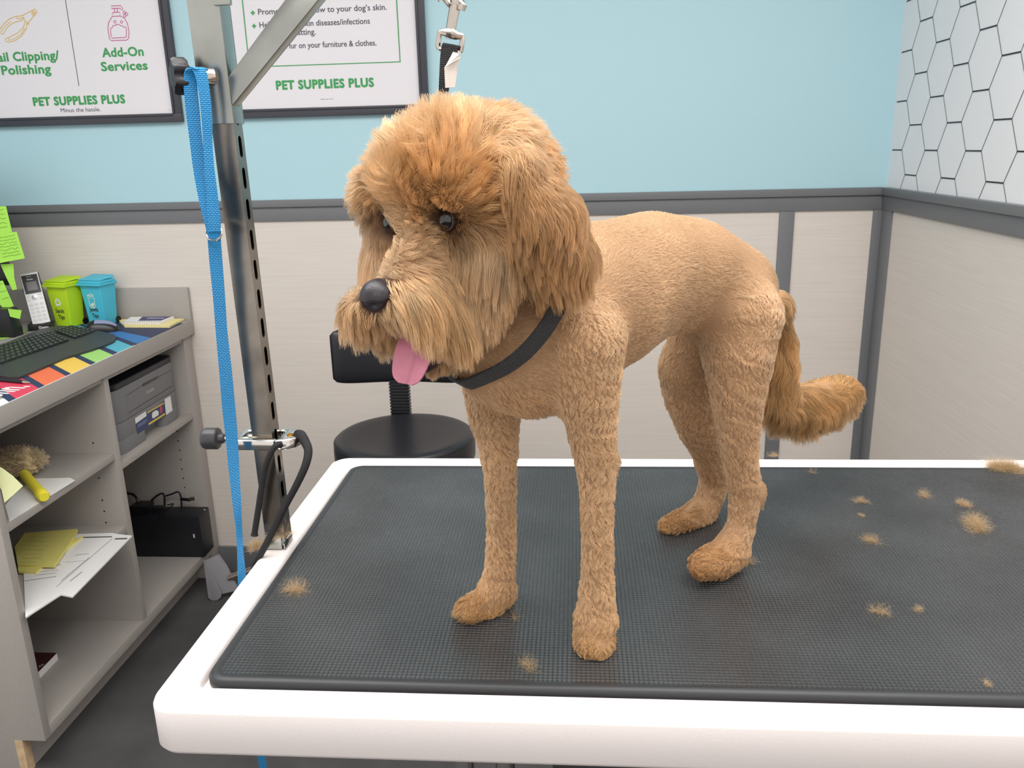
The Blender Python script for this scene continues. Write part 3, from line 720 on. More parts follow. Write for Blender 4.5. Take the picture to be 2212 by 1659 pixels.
for i in range(n_-1):
    F += [(i, i+1, n_+i+1, n_+i), (n_+i, n_+i+1, 2*n_+i+1, 2*n_+i), (3*n_+i, 3*n_+i+1, i+1, i), (2*n_+i, 2*n_+i+1, 4*n_+i+1, 4*n_+i)]
kb0 = MB(); kb0.add(V, F); kb0.build('keyboard_body', M['kb_body'], kbE, angle=25)
kk = MB()
A_, B_, C_, D_ = in_f[2]+Z3*.001, in_f[9]+Z3*.001, bk_[8]+Z3*.001, bk_[2]+Z3*.001
fcur = lambda pts, t: (lambda s: pts[int(s)].lerp(pts[min(int(s)+1, len(pts)-1)], s-int(s)))(t*(len(pts)-1))
rows, colsn = 6, 19
for r_ in range(rows):
    for c_ in range(-3, colsn):
        u0, u1 = (c_+.08)/colsn, (c_+.92)/colsn; v0, v1 = .1+.86*(r_+.08)/rows, .1+.86*(r_+.9)/rows
        if c_ in (13, ): continue
        P = lambda u, v: (A_.lerp(B_, u)).lerp(D_.lerp(C_, u), v)
        a_, b_, c2, d_ = P(u0, v0), P(u1, v0), P(u1, v1), P(u0, v1)
        kk.prism([a_, b_, c2, d_], Z3, .004)
        m_ = P((u0*.6+u1*.4), (v0*.35+v1*.65))+Z3*.0043
        kk.cur = 1; kk.obox(m_, b_-a_, d_-a_, Z3, .0019, .0008, .0002); kk.cur = 0
kk.build('keys', [mat('key_black', (44, 48, 48), .5), mat('key_print', (200, 200, 200), .5)], kbE)
# mouse
mo = empty('mouse', tuple(on_z(228, 712, ze)), 'black computer mouse with silver-blue side beside the keyboard', 'mouse')
mc = on_z(222, 716, ze+.0016); ax = (on_z(262, 708, ze)-on_z(186, 714, ze)); hl = .052; ax.normalize(); ay_ = Z3.cross(ax)
msh = MB(); nu, nv = 24, 16; vv = []
for i in range(nu+1):
    u = -1+2*i/nu; w_ = .031*(max(0, 1-u**4))**.4*(1-.1*u); hgt = .038*(max(0, 1-abs(u)**2.6))**.5*(1-.16*u)
    for j in range(nv+1):
        t = math.pi*j/nv; vv.append(mc+ax*u*hl+ay_*w_*math.cos(t)+Z3*hgt*abs(math.sin(t))**.8)
msh.add(vv, [(i*(nv+1)+j, i*(nv+1)+j+1, (i+1)*(nv+1)+j+1, (i+1)*(nv+1)+j) for i in range(nu) for j in range(nv)])
msh.build('shell', M['black_plastic'], mo, angle=80)
ms2 = MB(); vv = []
for i in range(nu+1):
    u = -.35+1.2*i/nu; w_ = .0316*(max(0, 1-u**4))**.4*(1-.1*u); hgt = .0388*(max(0, 1-abs(u)**2.6))**.5*(1-.16*u)
    for j in range(6):
        t = math.pi*(.52+.22*j/5); 
        vv.append(mc+ax*u*hl+ay_*w_*math.cos(t)+Z3*hgt*abs(math.sin(t))**.8)
ms2.add(vv, [(i*6+j, i*6+j+1, (i+1)*6+j+1, (i+1)*6+j) for i in range(nu) for j in range(5)])
ms2.build('side_grip', mat('silver_blue', (136, 146, 176), .35), mo, angle=80)
# pads
tag(MB().prism([(-1.19, 2.108, ze+.0016), (-1.105, 1.995, ze+.0016), (-.947, 1.985, ze+.0016), (-.955, 2.108, ze+.0016)], Z3, .006).build('note_pad', mat('cream_paper', (236, 222, 156), .7), smooth=False), 'cream yellow note pad under the spiral notebook', 'note pad')
nb_ = empty('notebook', (-1.05, 2.06, ze+.0076), 'white spiral notebook with navy cover print on the yellow pad', 'notebook')
q = [(-1.118, 2.012), (-.988, 2.006), (-.985, 2.1), (-1.138, 2.1)]
MB().prism([(x, y, ze+.0078) for x, y in q], Z3, .009).build('pages', M['paper'], nb_, smooth=False)
MB().prism([(x, y, ze+.0168) for x, y in [(-1.075, 2.03), (-.996, 2.03), (-.993, 2.097), (-1.095, 2.097)]], Z3, .0005).build('cover_print', mat('navy_cover', (58, 58, 112), .4), nb_, smooth=False)
t_ = MB(); put_text(t_, 'notes', (-1.005, 2.075, ze+.0175), (-1, 0, 0), (0, -1, 0), width=.06, bold=.02); t_.build('lettering', M['paper'], nb_, smooth=False)
sp2 = MB()
for k in range(16):
    p_ = Vector((-1.116+.126*k/15, 2.0105-.005*k/15, ze+.012)); sp2.torus(p_, X3, .0062, .0007, 12, 5)
sp2.build('spiral', M['nickel'], nb_)
# pen
pn = empty('pen', tuple(on_z(40, 824, ze)), 'black pen lying on the mat by the keyboard', 'pen')
p0, p1 = on_z(*c3(-120, 895), ze+.0065), on_z(*c3(255, 930), ze+.0065); p2 = on_z(*c3(330, 940), ze+.0055)
MB().tube([p0, p0.lerp(p1, .5), p1], [.0045, .005, .005], 12).build('barrel', M['black_plastic'], pn)
MB().tube([p1, p1.lerp(p2, .5), p2], [.0046, .004, .0012], 12).build('tip', M['nickel'], pn)

# two toy bins
def bin_(name, c, rz, col, lab, words, sym):
    E_ = empty(name, (c[0], c[1], ze+.0016), lab, 'mini bin', 'toy wheelie bins on the counter')
    m_ = mat(name+'_plastic', col, .5)
    R_ = Matrix.Rotation(rz, 3, 'Z'); T = lambda x, y, z: Vector((c[0], c[1], ze+.0018))+R_@Vector((x, y, z))
    h = .138
    def frus(mb, w0, d0, w1, d1, z0_, z1_, oy=0):
        V = [T(sx_*w, sy_*d+oy, z) for w, d, z in ((w0, d0, z0_), (w1, d1, z1_)) for sx_, sy_ in ((-1,-1),(1,-1),(1,1),(-1,1))]
        mb.add(V, [(3,2,1,0),(4,5,6,7),(0,1,5,4),(1,2,6,5),(2,3,7,6),(3,0,4,7)])
    b = MB(); frus(b, .034, .026, .043, .034, 0, h); b.build('bin_body', m_, E_, bevel=.003, seg=3)
    l = MB(); frus(l, .049, .0405, .049, .0405, h-.004, h+.004, -.003)
    frus(l, .0445, .037, .0435, .035, h+.0045, h+.013)
    V = [T(x, y, z) for x, y, z in [(-.044, -.038, h+.0135), (.044, -.038, h+.0135), (.044, .036, h+.017), (-.044, .036, h+.017), (-.040, -.037, h+.0165), (.040, -.037, h+.0165), (.041, .03, h+.026), (-.041, .03, h+.026)]]
    l.add(V, [(3,2,1,0),(4,5,6,7),(0,1,5,4),(1,2,6,5),(2,3,7,6),(3,0,4,7)])
    l.build('lid', m_, E_, bevel=.0015)
    for s_ in (-1, 1): MB().lathe([(.004, -.004), (.011, -.0035), (.011, .0035), (.004, .004)], T(s_*.034, .03, .0105), R_@X3, 20).build('wheel', M['black_plastic'], E_)
    # front face frame
    def FP(u, v, d=.0006):   # u across, v up on the slanted front
        k = v/h; y_ = -(.026+(.034-.026)*k); return T(u, y_-d, v)
    s = MB(); n = R_@Vector((0, -1, 0))
    if sym == 'recycle':
        for k in range(3):
            a0 = math.pi/2+k*2*math.pi/3
            vtx = [Vector((math.cos(a0+j*2*math.pi/3), math.sin(a0+j*2*math.pi/3))) for j in (0, 1)]
            a_ = vtx[0].lerp(vtx[1], .22); b_ = vtx[0].lerp(vtx[1], .80); c0 = vtx[0]*.80
            line(s, [FP(-.004+p_.x*.0165, .082+p_.y*.0165) for p_ in (Vector((c0.x*.9, c0.y)), a_, b_)], .0072, n)
    else:
        line(s, [FP(-.004+x, .080+y) for x, y in [(-.0125, .013), (-.010, -.019), (-.008, -.021), (.008, -.021), (.010, -.019), (.0125, .013)]], .0026, n, True)
        line(s, [FP(-.004+x, .080+y) for x, y in [(-.0155, .019), (.013, .0195)]], .0030, n)
        line(s, [FP(-.004+x, .080+y) for x, y in [(-.014, .021), (-.003, .0245), (.0, .0275), (.004, .0245), (.012, .0225)]], .0022, n)
        for x, y, r in ((-.004, -.011, .0042), (.004, -.008, .0045), (.0005, -.014, .004)): s.prism([FP(-.004+x+r*math.cos(t), .080+y+r*math.sin(t), .0008) for t in [2*math.pi*i/14 for i in range(14)]], n, .0002)
    s.build('symbol', mat('pale_print_'+sym, (225, 232, 215), .5), E_, smooth=False)
    t_ = MB(); ud = (FP(0, .05)-FP(0, .03)); 
    put_text(t_, words[0], FP(-.0215, .047), R_@X3, ud, width=.036, height=.0135, bold=.025)
    put_text(t_, words[1], FP(-.015, .026), R_@X3, ud, width=.027, height=.0135, bold=.025)
    t_.build('handwriting', M['pencil'], E_, smooth=False)
bin_('toy_bin', (-1.323, 2.046), -.28, (184, 218, 30), 'lime green mini bin with recycling symbol beside the phone', ('Sarah', 'Tips'), 'recycle')
bin_('toy_bin', (-1.2175, 2.066), -.25, (74, 188, 214), 'sky blue mini bin with trash can symbol', ('Jewls', 'Tips'), 'can')

# cordless phone in its cradle
ph_ = empty('cordless_phone', tuple(on_z(88, 712, ze)), 'white cordless phone with dark screen standing in black cradle', 'phone')
bl, br = on_y(71, 702, 1.965), on_y(109, 694.5, 1.99); tl, tr = on_y(42, 593, 2.01), on_y(80, 587, 2.03)
up_ = ((tl-bl)+(tr-br))/2; rt_ = ((br-bl)+(tr-tl))/2; nn = rt_.cross(up_).normalized()
PH = lambda u, v, d=0: bl+rt_*u+up_*v+nn*d
def plate(mb, u0, u1, v0, v1, d0, d1):
    mb.prism([PH(u0, v0, d0), PH(u1, v0, d0), PH(u1, v1, d0), PH(u0, v1, d0)], nn, d1-d0)
b = MB(); plate(b, 0, 1, 0, 1, -.004, 0); b.build('handset', mat('phone_white', (226, 224, 226), .4), ph_, bevel=.0012)
b = MB(); plate(b, -.03, 1.03, .0, .995, -.02, -.004); plate(b, -.05, .0, .66, .74, -.016, -.004); plate(b, 1.0, 1.09, .72, .82, -.016, -.006); b.build('back_shell', M['black_plastic'], ph_, bevel=.002)
b = MB(); plate(b, .06, .95, .60, .965, 0, .0006); b.build('display_panel', mat('phone_dark', (52, 50, 54), .3), ph_, smooth=False)
b = MB(); plate(b, .23, .80, .66, .83, .0007, .0009); b.build('display', mat('phone_lcd', (118, 112, 116), .3), ph_, smooth=False)
t_ = MB(); put_text(t_, 'Ooma', PH(.32, .865, .0009), rt_, up_, width=rt_.length*.34, bold=.02); plate(t_, .33, .6, .93, .936, .0007, .0009)
t_.build('lettering', M['paper'], ph_, smooth=False)
b = MB(); b.lathe([(.0085, 0), (.0085, .0014), (.0055, .0018), (.0052, .0010), (.004, .0012)], PH(.5, .52), nn, 28); b.build('navigation_ring', mat('ring_silver', (176, 174, 180), .3, .6), ph_)
b = MB()
for r_ in range(5):
    for c_ in range(3): plate(b, .12+.29*c_, .33+.29*c_, .06+.075*r_, .11+.075*r_, .0001, .0009)
for u_, v_ in ((.1, .53), (.1, .46), (.78, .55), (.78, .47)): plate(b, u_, u_+.15, v_, v_+.035, .0001, .0008)
b.build('keypad', mat('key_grey', (206, 204, 208), .4), ph_, bevel=.0003)
b = MB(); cbz = PH(.5, 0)
cb_ = [PH(-.3, -.02, .006), PH(1.04, -.02, .004), PH(1.05, -.0, -.045), PH(-.3, 0, -.045)]
b.prism([Vector((p_.x, p_.y, ze+.0003)) for p_ in cb_], Z3, .022)
b.build('cradle', M['black_plastic'], ph_, bevel=.003)
t_ = MB(); a_ = Vector((cb_[0].x, cb_[0].y, 0)); b_2 = Vector((cb_[1].x, cb_[1].y, 0)); d_ = (b_2-a_); nf = d_.cross(Z3).normalized()
put_text(t_, 'Ooma', Vector((a_.x, a_.y, ze+.006))+d_*.45+nf*.0006, d_, Z3, width=d_.length*.42, bold=.03, spacing=1.04); t_.build('lettering', M['paper'], ph_, smooth=False)

# monitor edge with notes, wire basket
mn = empty('monitor', (-1.65, 1.96, ze), 'black monitor at the desk corner hung with green notes', 'monitor')
mc_ = on_y(22, 617, 1.93); mt_ = on_y(8, 440, 1.93)
MB().obox((mc_.x-.255, 1.945, (mc_.z+.42)/2+.0), X3, Y3, Z3, .25, .012, (.42-mc_.z)/2).build('screen_housing', M['black_plastic'], mn, bevel=.004)
MB().box(mc_.x-.30, mc_.x-.22, 1.95, 1.98, ze+.01, mc_.z+.1).build('stand', M['black_plastic'], mn, bevel=.003)
MB().box(mc_.x-.37, mc_.x-.14, 1.85, 2.05, ze, ze+.012).build('stand_base', M['black_plastic'], mn, bevel=.003)
random.seed(11)
def note(pts, yy, lab, curl=0., lines=5, m_='green_note'):
    """pts: px outline; leans out of the plane by curl at its lower end"""
    ys_ = [p_[1] for p_ in pts]; t0, t1 = min(ys_), max(ys_)
    P = [on_y(x, y, yy-curl*((y-t0)/(t1-t0))**2) for x, y in pts]
    mb = MB(); mb.prism(P, (0, -1, 0), .0004); o = mb.build('sticky_note', M[m_], smooth=False)
    tag(o, lab, 'sticky note', 'green sticky notes')
    if lines:
        a_, b_, c_, d_ = [Vector((p_[0], p_[1], 0)) for p_ in (pts[0], pts[1], pts[2], pts[3])]
        ik = MB()
        for k in range(lines):
            v = .12+.8*k/lines; q = []
            for i in range(16):
                u = .3+.6*i/15; p_ = a_.lerp(b_, u).lerp(d_.lerp(c_, u), v); yj = p_.y+random.uniform(-1.8, 1.8)
                q.append(on_y(p_.x, yj, yy-curl*((yj-t0)/(t1-t0))-.0008))
            line(ik, q, .0009, (0, -1, 0))
        ik.build('handwriting', mat('note_ink', (84, 120, 50), .7), o, smooth=False)
    return o
note([(-60, 448), (13, 445), (27, 504), (-40, 512)], 1.925, 'topmost green sticky note on the monitor edge', .006)
note([(-30, 511), (36, 500.5), (54, 558), (-10, 570)], 1.915, 'green sticky note full of handwriting, second from the top', .012, 7)
note([(1, 571), (29, 569.5), (31, 600), (37, 625), (27, 627), (14, 600)], 1.922, 'narrow folded green note hanging below the written ones', .004, 0)
note([(-30, 612), (6, 606), (30, 661), (8, 667), (-8, 648)], 1.91, 'green note curling over the wire basket', .01, 3)
td = empty('wire_basket', tuple(on_z(12, 712, ze)), 'black wire basket in front of the monitor base', 'wire basket')
yt = 1.86
b = MB(); q = [on_y(-40, 668, yt), on_y(14, 669, yt), on_y(19, 674, yt), on_y(22, 700, yt), on_y(26, 708, yt)]
zb0 = ze+.0002
q = [Vector((p_.x, yt, max(p_.z, zb0))) for p_ in q]; q += [Vector((q[-1].x, yt, zb0)), Vector((q[0].x, yt, zb0))]
b.prism(q, Y3, .05); b.build('basket_body', M['black_plastic'], td, bevel=.003)  # solid block standing in for a black wire basket
note([(17, 667), (47, 670), (43, 689), (22, 684)], yt-.004, 'green pad of notes sticking out of the wire basket', .0, 0)
zn = ze+.0006
o = MB().prism([on_z(-20, 722, zn), on_z(18, 716, zn), on_z(20, 722, zn), on_z(62, 711, zn), on_z(45, 722, zn), on_z(22, 729, zn), on_z(-20, 738, zn)], Z3, .0006).build('sticky_note', M['green_note'], smooth=False)
tag(o, 'green sticky note lying flat on the counter behind the keyboard', 'sticky note', 'green sticky notes')
ik = MB(); line(ik, [on_z(x, y, zn+.0008) for x, y in [(2, 730), (8, 726), (10, 722), (5, 721), (4, 724)]], .003, Z3); ik.build('arrow_mark', M['hollow'], o, smooth=False)

# grey folded bracket on the floor beside the cabinet
bk2 = empty('floor_bracket', tuple(on_z(470, 1296, FZ)), 'grey folded metal bracket with threaded rod on the floor', 'bracket')
yb_ = on_z(462, 1298, FZ).y
M['grey_metal'] = mat('grey_painted_metal', (140, 138, 142), .5, bump=(200, .1, .001))
b = MB(); b.prism([on_y(439, 1211, yb_+.04), on_y(455, 1225, yb_+.03), on_y(479, 1283, yb_), on_y(477, 1291, yb_), on_y(470, 1297, yb_), on_y(458, 1298, yb_), on_y(450, 1292, yb_)], (-.3, 1, 0), .012); b.build('plate', M['grey_metal'], bk2, bevel=.002)
b = MB(); b.prism([on_y(440, 1212, yb_+.035), on_y(471, 1199, yb_+.05), on_y(487, 1222, yb_+.05), on_y(515, 1275, yb_+.02), on_y(470, 1286, yb_+.01)], (0, 1, 0), .01); b.build('plate', M['grey_metal'], bk2, bevel=.002)
p0, p1 = on_y(494, 1248, yb_+.03), on_y(560, 1225, yb_+.05); b = MB(); b.tube([p0, p1], .011, 12)
for k in range(22): b.torus(p0.lerp(p1, k/22), p1-p0, .011, .0015, 14, 5)
b.build('threaded_rod', M['nickel'], bk2)

# ------------------------------------------------------------------ posters on the wall
YP = YW-.011
c1 = lambda x, y: (x/3.95, y/3.95)
NY = (0, -1, 0)
def poster(x0, x1, z0, z1, label):
    E_ = empty('framed_poster', ((x0+x1)/2, YW, z0), label, 'poster', 'framed posters on the blue wall')
    w = .026
    f = MB()
    for (a_, b_, c_, d_) in ((x0, x1, z0, z0+w), (x0, x1, z1-w, z1), (x0, x0+w, z0+w, z1-w), (x1-w, x1, z0+w, z1-w)): f.box(a_, b_, YW-.020, YW-.0005, c_, d_)
    fo = f.build('frame', M['frame_black'], E_, bevel=.002)
    i_ = MB()
    for (a_, b_, c_, d_) in ((x0+w, x1-w, z0+w-.007, z0+w+.001), (x0+w, x1-w, z1-w-.001, z1-w+.007), (x0+w-.007, x0+w+.001, z0+w, z1-w), (x1-w-.001, x1-w+.007, z0+w, z1-w)): i_.box(a_, b_, YW-.0235, YW-.012, c_, d_)
    i_.build('inner_lip', M['frame_black'], fo, bevel=.002)
    MB().box(x0+w-.004, x1-w+.004, YP, YW-.002, z0+w-.004, z1-w+.004).build('sheet', M['poster'], E_, smooth=False)
    return E_
YT = YP-.0006
def T_(ink, s, x0, x1, z, h, **k):
    mb = MB(); put_text(mb, s, (x0, YT, z), X3, Z3, width=x1-x0, height=h, **k); mb.build('lettering', M[ink], CUR, smooth=False)
s1 = poster(-1.556, -.8805, .569, 1.40, 'white services poster with yellow clippers and pink bottle icons, above the desk')
CUR = s1; G_, K_ = 'green_print', 'dark_print'
T_(G_, 'Add-On', -1.118, -.981, .772, .0262, bold=.03, spacing=1.04); T_(G_, 'Services', -1.128, -.974, .7305, .0262, bold=.03, spacing=1.04)
T_(G_, 'Nail Clipping/', -1.499, -1.261, .7695, .0262, bold=.03, spacing=1.04); T_(G_, 'Polishing', -1.463, -1.296, .7295, .0262, bold=.03, spacing=1.04)
T_(G_, 'PET SUPPLIES PLUS', -1.375, -1.064, .632, .0245, bold=.05, spacing=1.1)
T_(K_, 'Minus the hassle.', -1.286, -1.151, .609, .0125); T_(K_, 'PSP-01', -.925, -.917, .6045, .0016)
g = MB(); line(g, [(-1.211, YT, .688), (-1.211, YT, 1.05)], .002, NY); g.build('divider_line', M['dark_print'], s1, smooth=False)
k1 = lambda *pts: [on_y(*c1(*q), YT) for q in pts]
g = MB(); W_ = .0022
line(g, k1((950, 50), (1030, 48), (1048, 78), (1040, 86), (1022, 70), (952, 72)), W_, NY, True)
line(g, k1((975, 72), (978, 105)), W_, NY); line(g, k1((1000, 72), (1000, 102)), W_, NY)
line(g, k1((960, 108), (1020, 103), (1027, 136), (957, 140)), W_, NY, True)
line(g, k1((957, 140), (925, 195), (920, 250), (934, 330), (950, 346), (1080, 342), (1098, 325), (1100, 260), (1085, 195), (1060, 155), (1027, 136)), W_, NY, True)
line(g, k1((942, 240), (948, 315), (958, 325), (1065, 320), (1078, 310), (1078, 245), (1068, 228), (1052, 232), (1045, 218), (1028, 220), (1015, 207), (990, 210), (980, 218), (962, 218), (958, 236)), W_, NY, True)
for x, y in ((980, 185), (1037, 187)): line(g, k1(*[(x+10*math.cos(t), y+11*math.sin(t)) for t in [2*math.pi*i/14 for i in range(14)]]), W_*.9, NY, True)
for x, y in ((1060, 105), (1080, 120), (1064, 135)): line(g, k1(*[(x+11*math.cos(t), y+11*math.sin(t)) for t in [2*math.pi*i/14 for i in range(14)]]), W_*.9, NY, True)
g.build('bottle_icon', M['pink_print'], s1, smooth=False)
g = MB()
line(g, k1((0, 250), (30, 205), (80, 160), (140, 138), (185, 135), (280, 85), (300, 78), (315, 95), (295, 130), (250, 180), (230, 195)), W_, NY)
line(g, k1((5, 290), (25, 292), (60, 235), (110, 195), (185, 172), (205, 155)), W_, NY)
line(g, k1((140, 138), (145, 160), (205, 150), (185, 130)), W_, NY)
line(g, k1((205, 155), (215, 185), (195, 240), (150, 280), (75, 320), (45, 330), (45, 350), (75, 360), (130, 345), (185, 305), (225, 245), (230, 195), (215, 170)), W_, NY)
line(g, k1((195, 240), (215, 250)), W_, NY); line(g, k1((75, 320), (70, 345), (130, 325), (180, 290), (205, 250)), W_*.8, NY)
line(g, k1((-30, 300), (10, 270), (40, 225), (95, 180)), W_*.8, NY)
for r_ in (18, 7): line(g, k1(*[(285+r_*.8*math.cos(t), 112+r_*math.sin(t)) for t in [2*math.pi*i/14 for i in range(14)]]), W_*.9, NY, True)
line(g, k1((232, 200), (250, 205)), W_*2, NY)
g.build('clippers_icon', M['gold_print'], s1, smooth=False)
s2 = poster(-.731, -.0775, .5735, 1.40, 'white poster with green box and bullet list behind the post')
g = MB(); bw = .0042
line(g, [(-.643, YT, 1.3), (-.643, YT, .7275), (-.161, YT, .7275), (-.161, YT, 1.3)], bw, NY)
g.build('green_box', M['green_print'], s2, smooth=False)
for x, z in ((-.614, .884), (-.614, .846), (-.614, .783)):
    g = MB(); q_ = [(.0022,.0065),(.0022,.0022),(.0065,.0022),(.0065,-.0022),(.0022,-.0022),(.0022,-.0065),(-.0022,-.0065),(-.0022,-.0022),(-.0065,-.0022),(-.0065,.0022),(-.0022,.0022),(-.0022,.0065)]
    g.prism([(x+a, YT, z+b) for a, b in q_], NY, .0003); g.build('bullet', M['green_print'], s2, smooth=False)
CUR = s2
T_(G_, 'PET SUPPLIES PLUS', -.563, -.248, .658, .0250, bold=.05, spacing=1.1)
T_(K_, "Promotes blood flow to your dog\u2019s skin.", -.597, -.193, .878, .0165, bold=.01); T_(K_, 'Helps prevent skin diseases/infections', -.597, -.248, .8405, .0165, bold=.01)
T_(K_, 'caused by matting.', -.597, -.421, .8155, .0165, bold=.01); T_(K_, 'Have less fur on your furniture & clothes.', -.597, -.232, .7775, .0165, bold=.01)
T_(K_, 'Display until 3/31/24', -.4225, -.381, .6235, .0026)
# ------------------------------------------------------------------ the dog
DO = np.array([.43, .222, 0.]); DF = np.array([-.727, -.687, 0.]); DL = np.array([.687, -.727, 0.])
DF /= np.linalg.norm(DF); DL /= np.linalg.norm(DL)
UP = np.array([0, 0, 1.])
def dp(x, y, t):
    """pixel -> point on the upright plane t metres to the dog's left of its spine"""
    v = _ray(x, y); return CPOS+v*((t-(CPOS-DO)@DL)/(v@DL))
def dpr(k):
    x, y, t, r = k; P = dp(x, y, t); return np.array([*P, r/CF*((P-CPOS)@_fw)])
# chains: px, py, lateral offset, radius in px (skin, the coat adds to it)
CH = {
 'torso':  dict(k=.030, w=.94, pts=[(1135,735,0,132), (1210,690,0,150), (1300,640,0,160), (1400,594,0,135), (1490,596,0,123), (1575,632,0,106), (1640,668,0,48)]),
 'chest':  dict(k=.025, w=.9, pts=[(1074,775,0,94), (1150,815,0,86), (1240,800,0,80)]),
 'neck':   dict(k=.030, w=1, pts=[(1215,640,0,128), (1120,560,0,106), (1060,500,0,96)]),
 'skull':  dict(k=.016, w=1, pts=[(1030,415,0,150), (985,405,0,143), (950,402,0,100)]),
 'brow':   dict(k=.012, w=1, pts=[(978,402,.031,46), (908,385,0,58), (850,388,-.036,50), (815,420,-.048,48)]),
 'bridge': dict(k=.012, w=1, pts=[(932,440,0,42), (910,510,0,36), (880,590,0,44)]),
 'cheekn': dict(k=.015, w=1, pts=[(1055,560,.03,80), (1040,630,.026,62)]),
 'cheekf': dict(k=.015, w=1, pts=[(836,500,-.050,46), (836,560,-.046,50), (848,615,-.036,54)]),
 'muzzle': dict(k=.014, w=1, pts=[(975,580,0,86), (905,622,0,66), (842,654,0,44)]),
 'jowln':  dict(k=.014, w=1, pts=[(905,655,.022,50), (975,690,.024,42)]),
 'jowlf':  dict(k=.014, w=1, pts=[(776,664,-.018,34), (838,682,-.026,40)]),
 'jaw':    dict(k=.012, w=1, pts=[(1050,695,0,64), (985,752,0,38), (940,778,0,22)]),
 'earn':   dict(k=.010, w=1, pts=[(1115,392,.056,66), (1172,470,.068,82), (1208,540,.070,74), (1195,592,.066,44)]),
 'earf':   dict(k=.010, w=1, pts=[(890,400,-.062,50), (858,470,-.066,46), (852,520,-.064,38)]),
 'legfn':  dict(k=.022, w=1, pts=[(1262,740,.052,88), (1270,840,.056,68), (1282,950,.058,48), (1289,1030,.058,37), (1290,1120,.058,32), (1290,1240,.058,33), (1287,1330,.058,40)]),
 'pawfn':  dict(k=.010, w=1, pts=[(1286,1345,.058,42), (1284,1385,.062,45), (1284,1396,.066,41)]),
 'elbow':  dict(k=.012, w=1, pts=[(1312,985,.058,18), (1314,1010,.058,14)]),
 'legff':  dict(k=.022, w=1, pts=[(1072,800,-.045,76), (1068,880,-.055,58), (1074,945,-.058,42), (1080,1010,-.058,36), (1083,1110,-.058,31), (1082,1200,-.058,31), (1077,1265,-.058,34)]),
 'pawff':  dict(k=.010, w=1, pts=[(1074,1280,-.058,36), (1050,1306,-.058,38), (1016,1318,-.058,30)]),
 'leghn':  dict(k=.024, w=1, pts=[(1597,690,.040,92), (1595,760,.046,78), (1594,840,.05,61), (1595,920,.052,46), (1600,1000,.053,35), (1610,1062,.054,34), (1603,1130,.055,29), (1580,1185,.055,34)]),
 'pawhn':  dict(k=.010, w=1, pts=[(1576,1195,.055,37), (1550,1211,.055,39), (1520,1220,.055,30)]),
 'hockn':  dict(k=.010, w=1, pts=[(1632,1050,.054,17), (1636,1080,.054,14)]),
 'leghf':  dict(k=.022, w=1, pts=[(1530,720,-.030,80), (1488,790,-.040,64), (1492,850,-.045,57), (1508,915,-.048,47), (1530,975,-.05,35), (1545,1035,-.05,30), (1530,1085,-.05,29), (1508,1116,-.05,30)]),
 'pawhf':  dict(k=.010, w=1, pts=[(1512,1118,-.05,33), (1478,1132,-.05,32), (1450,1138,-.05,23)]),
 'tail':   dict(k=.012, w=1, pts=[(1672,655,0,30), (1694,720,0,18), (1692,800,0,22), (1690,865,0,32), (1722,876,0,42), (1770,864,0,42), (1812,848,0,36), (1832,846,0,26)]),
}
CN = list(CH)
for c in CN: CH[c]['P'] = np.array([dpr(k) for k in CH[c]['pts']])
def seg_d(Q, A, B):
    a, b = A[:3], B[:3]; ab = b-a; h = np.clip(((Q-a)@ab)/max(ab@ab, 1e-12), 0, 1)
    return np.linalg.norm(Q-a-h[..., None]*ab, axis=-1)-(A[3]+(B[3]-A[3])*h)
def chain_d(Q, c):
    P = CH[c]['P']; w = CH[c]['w']
    if w != 1:      # narrower from side to side
        s = 1/w; f = lambda X: X+((X-DO)@DL)[..., None]*DL*(s-1)
        Q = f(Q); P = np.hstack([f(P[:, :3]), P[:, 3:]])
    d = seg_d(Q, P[0], P[1])
    for i in range(1, len(P)-1): d = np.minimum(d, seg_d(Q, P[i], P[i+1]))
    return d
def smin(a, b, k):
    h = np.maximum(k-np.abs(a-b), 0)/k; return np.minimum(a, b)-h*h*k*.25
allP = np.vstack([CH[c]['P'] for c in CN])
lo_ = (allP[:, :3]-allP[:, 3:]).min(0)-.012; hi_ = (allP[:, :3]+allP[:, 3:]).max(0)+.012
GS = .0042
nx, ny, nz = [int(math.ceil(v)) for v in (hi_-lo_)/GS]
ax_ = [lo_[i]+GS*np.arange(n+1) for i, n in enumerate((nx, ny, nz))]
D = np.full((nx+1, ny+1, nz+1), .5)
for c in CN:
    P = CH[c]['P']; mg = CH[c]['k']+.02
    l = (P[:, :3]-P[:, 3:]).min(0)-mg; h = (P[:, :3]+P[:, 3:]).max(0)+mg
    i0 = np.maximum(((l-lo_)/GS).astype(int), 0); i1 = np.minimum(((h-lo_)/GS).astype(int)+2, [nx+1, ny+1, nz+1])
    sl = tuple(slice(a, b) for a, b in zip(i0, i1))
    G = np.stack(np.meshgrid(*[ax_[i][sl[i]] for i in range(3)], indexing='ij'), -1)
    D[sl] = smin(D[sl], chain_d(G, c), CH[c]['k'])
def ball(p, r, k, add=False):
    i0 = np.maximum(((p-lo_-r-.03)/GS).astype(int), 0); i1 = ((p-lo_+r+.03)/GS).astype(int)+2
    sl = tuple(slice(a, b) for a, b in zip(i0, i1))
    G = np.stack(np.meshgrid(*[ax_[i][sl[i]] for i in range(3)], indexing='ij'), -1)
    d = np.linalg.norm(G-p, axis=-1)-r
    D[sl] = smin(D[sl], d, k) if add else -smin(-D[sl], d, k)
EYE_N, EYE_F = dp(968, 473, .0285), dp(849, 478, -.0285)
NOSE = dp(812, 640, 0)
ball(EYE_N+DF*.009, .0150, .006); ball(EYE_F+DF*.009+DL*.004, .0150, .006)
# flat soles on the mat
SOLE = MT+.0004
D = np.maximum(D, (SOLE-ax_[2])[None, None, :])

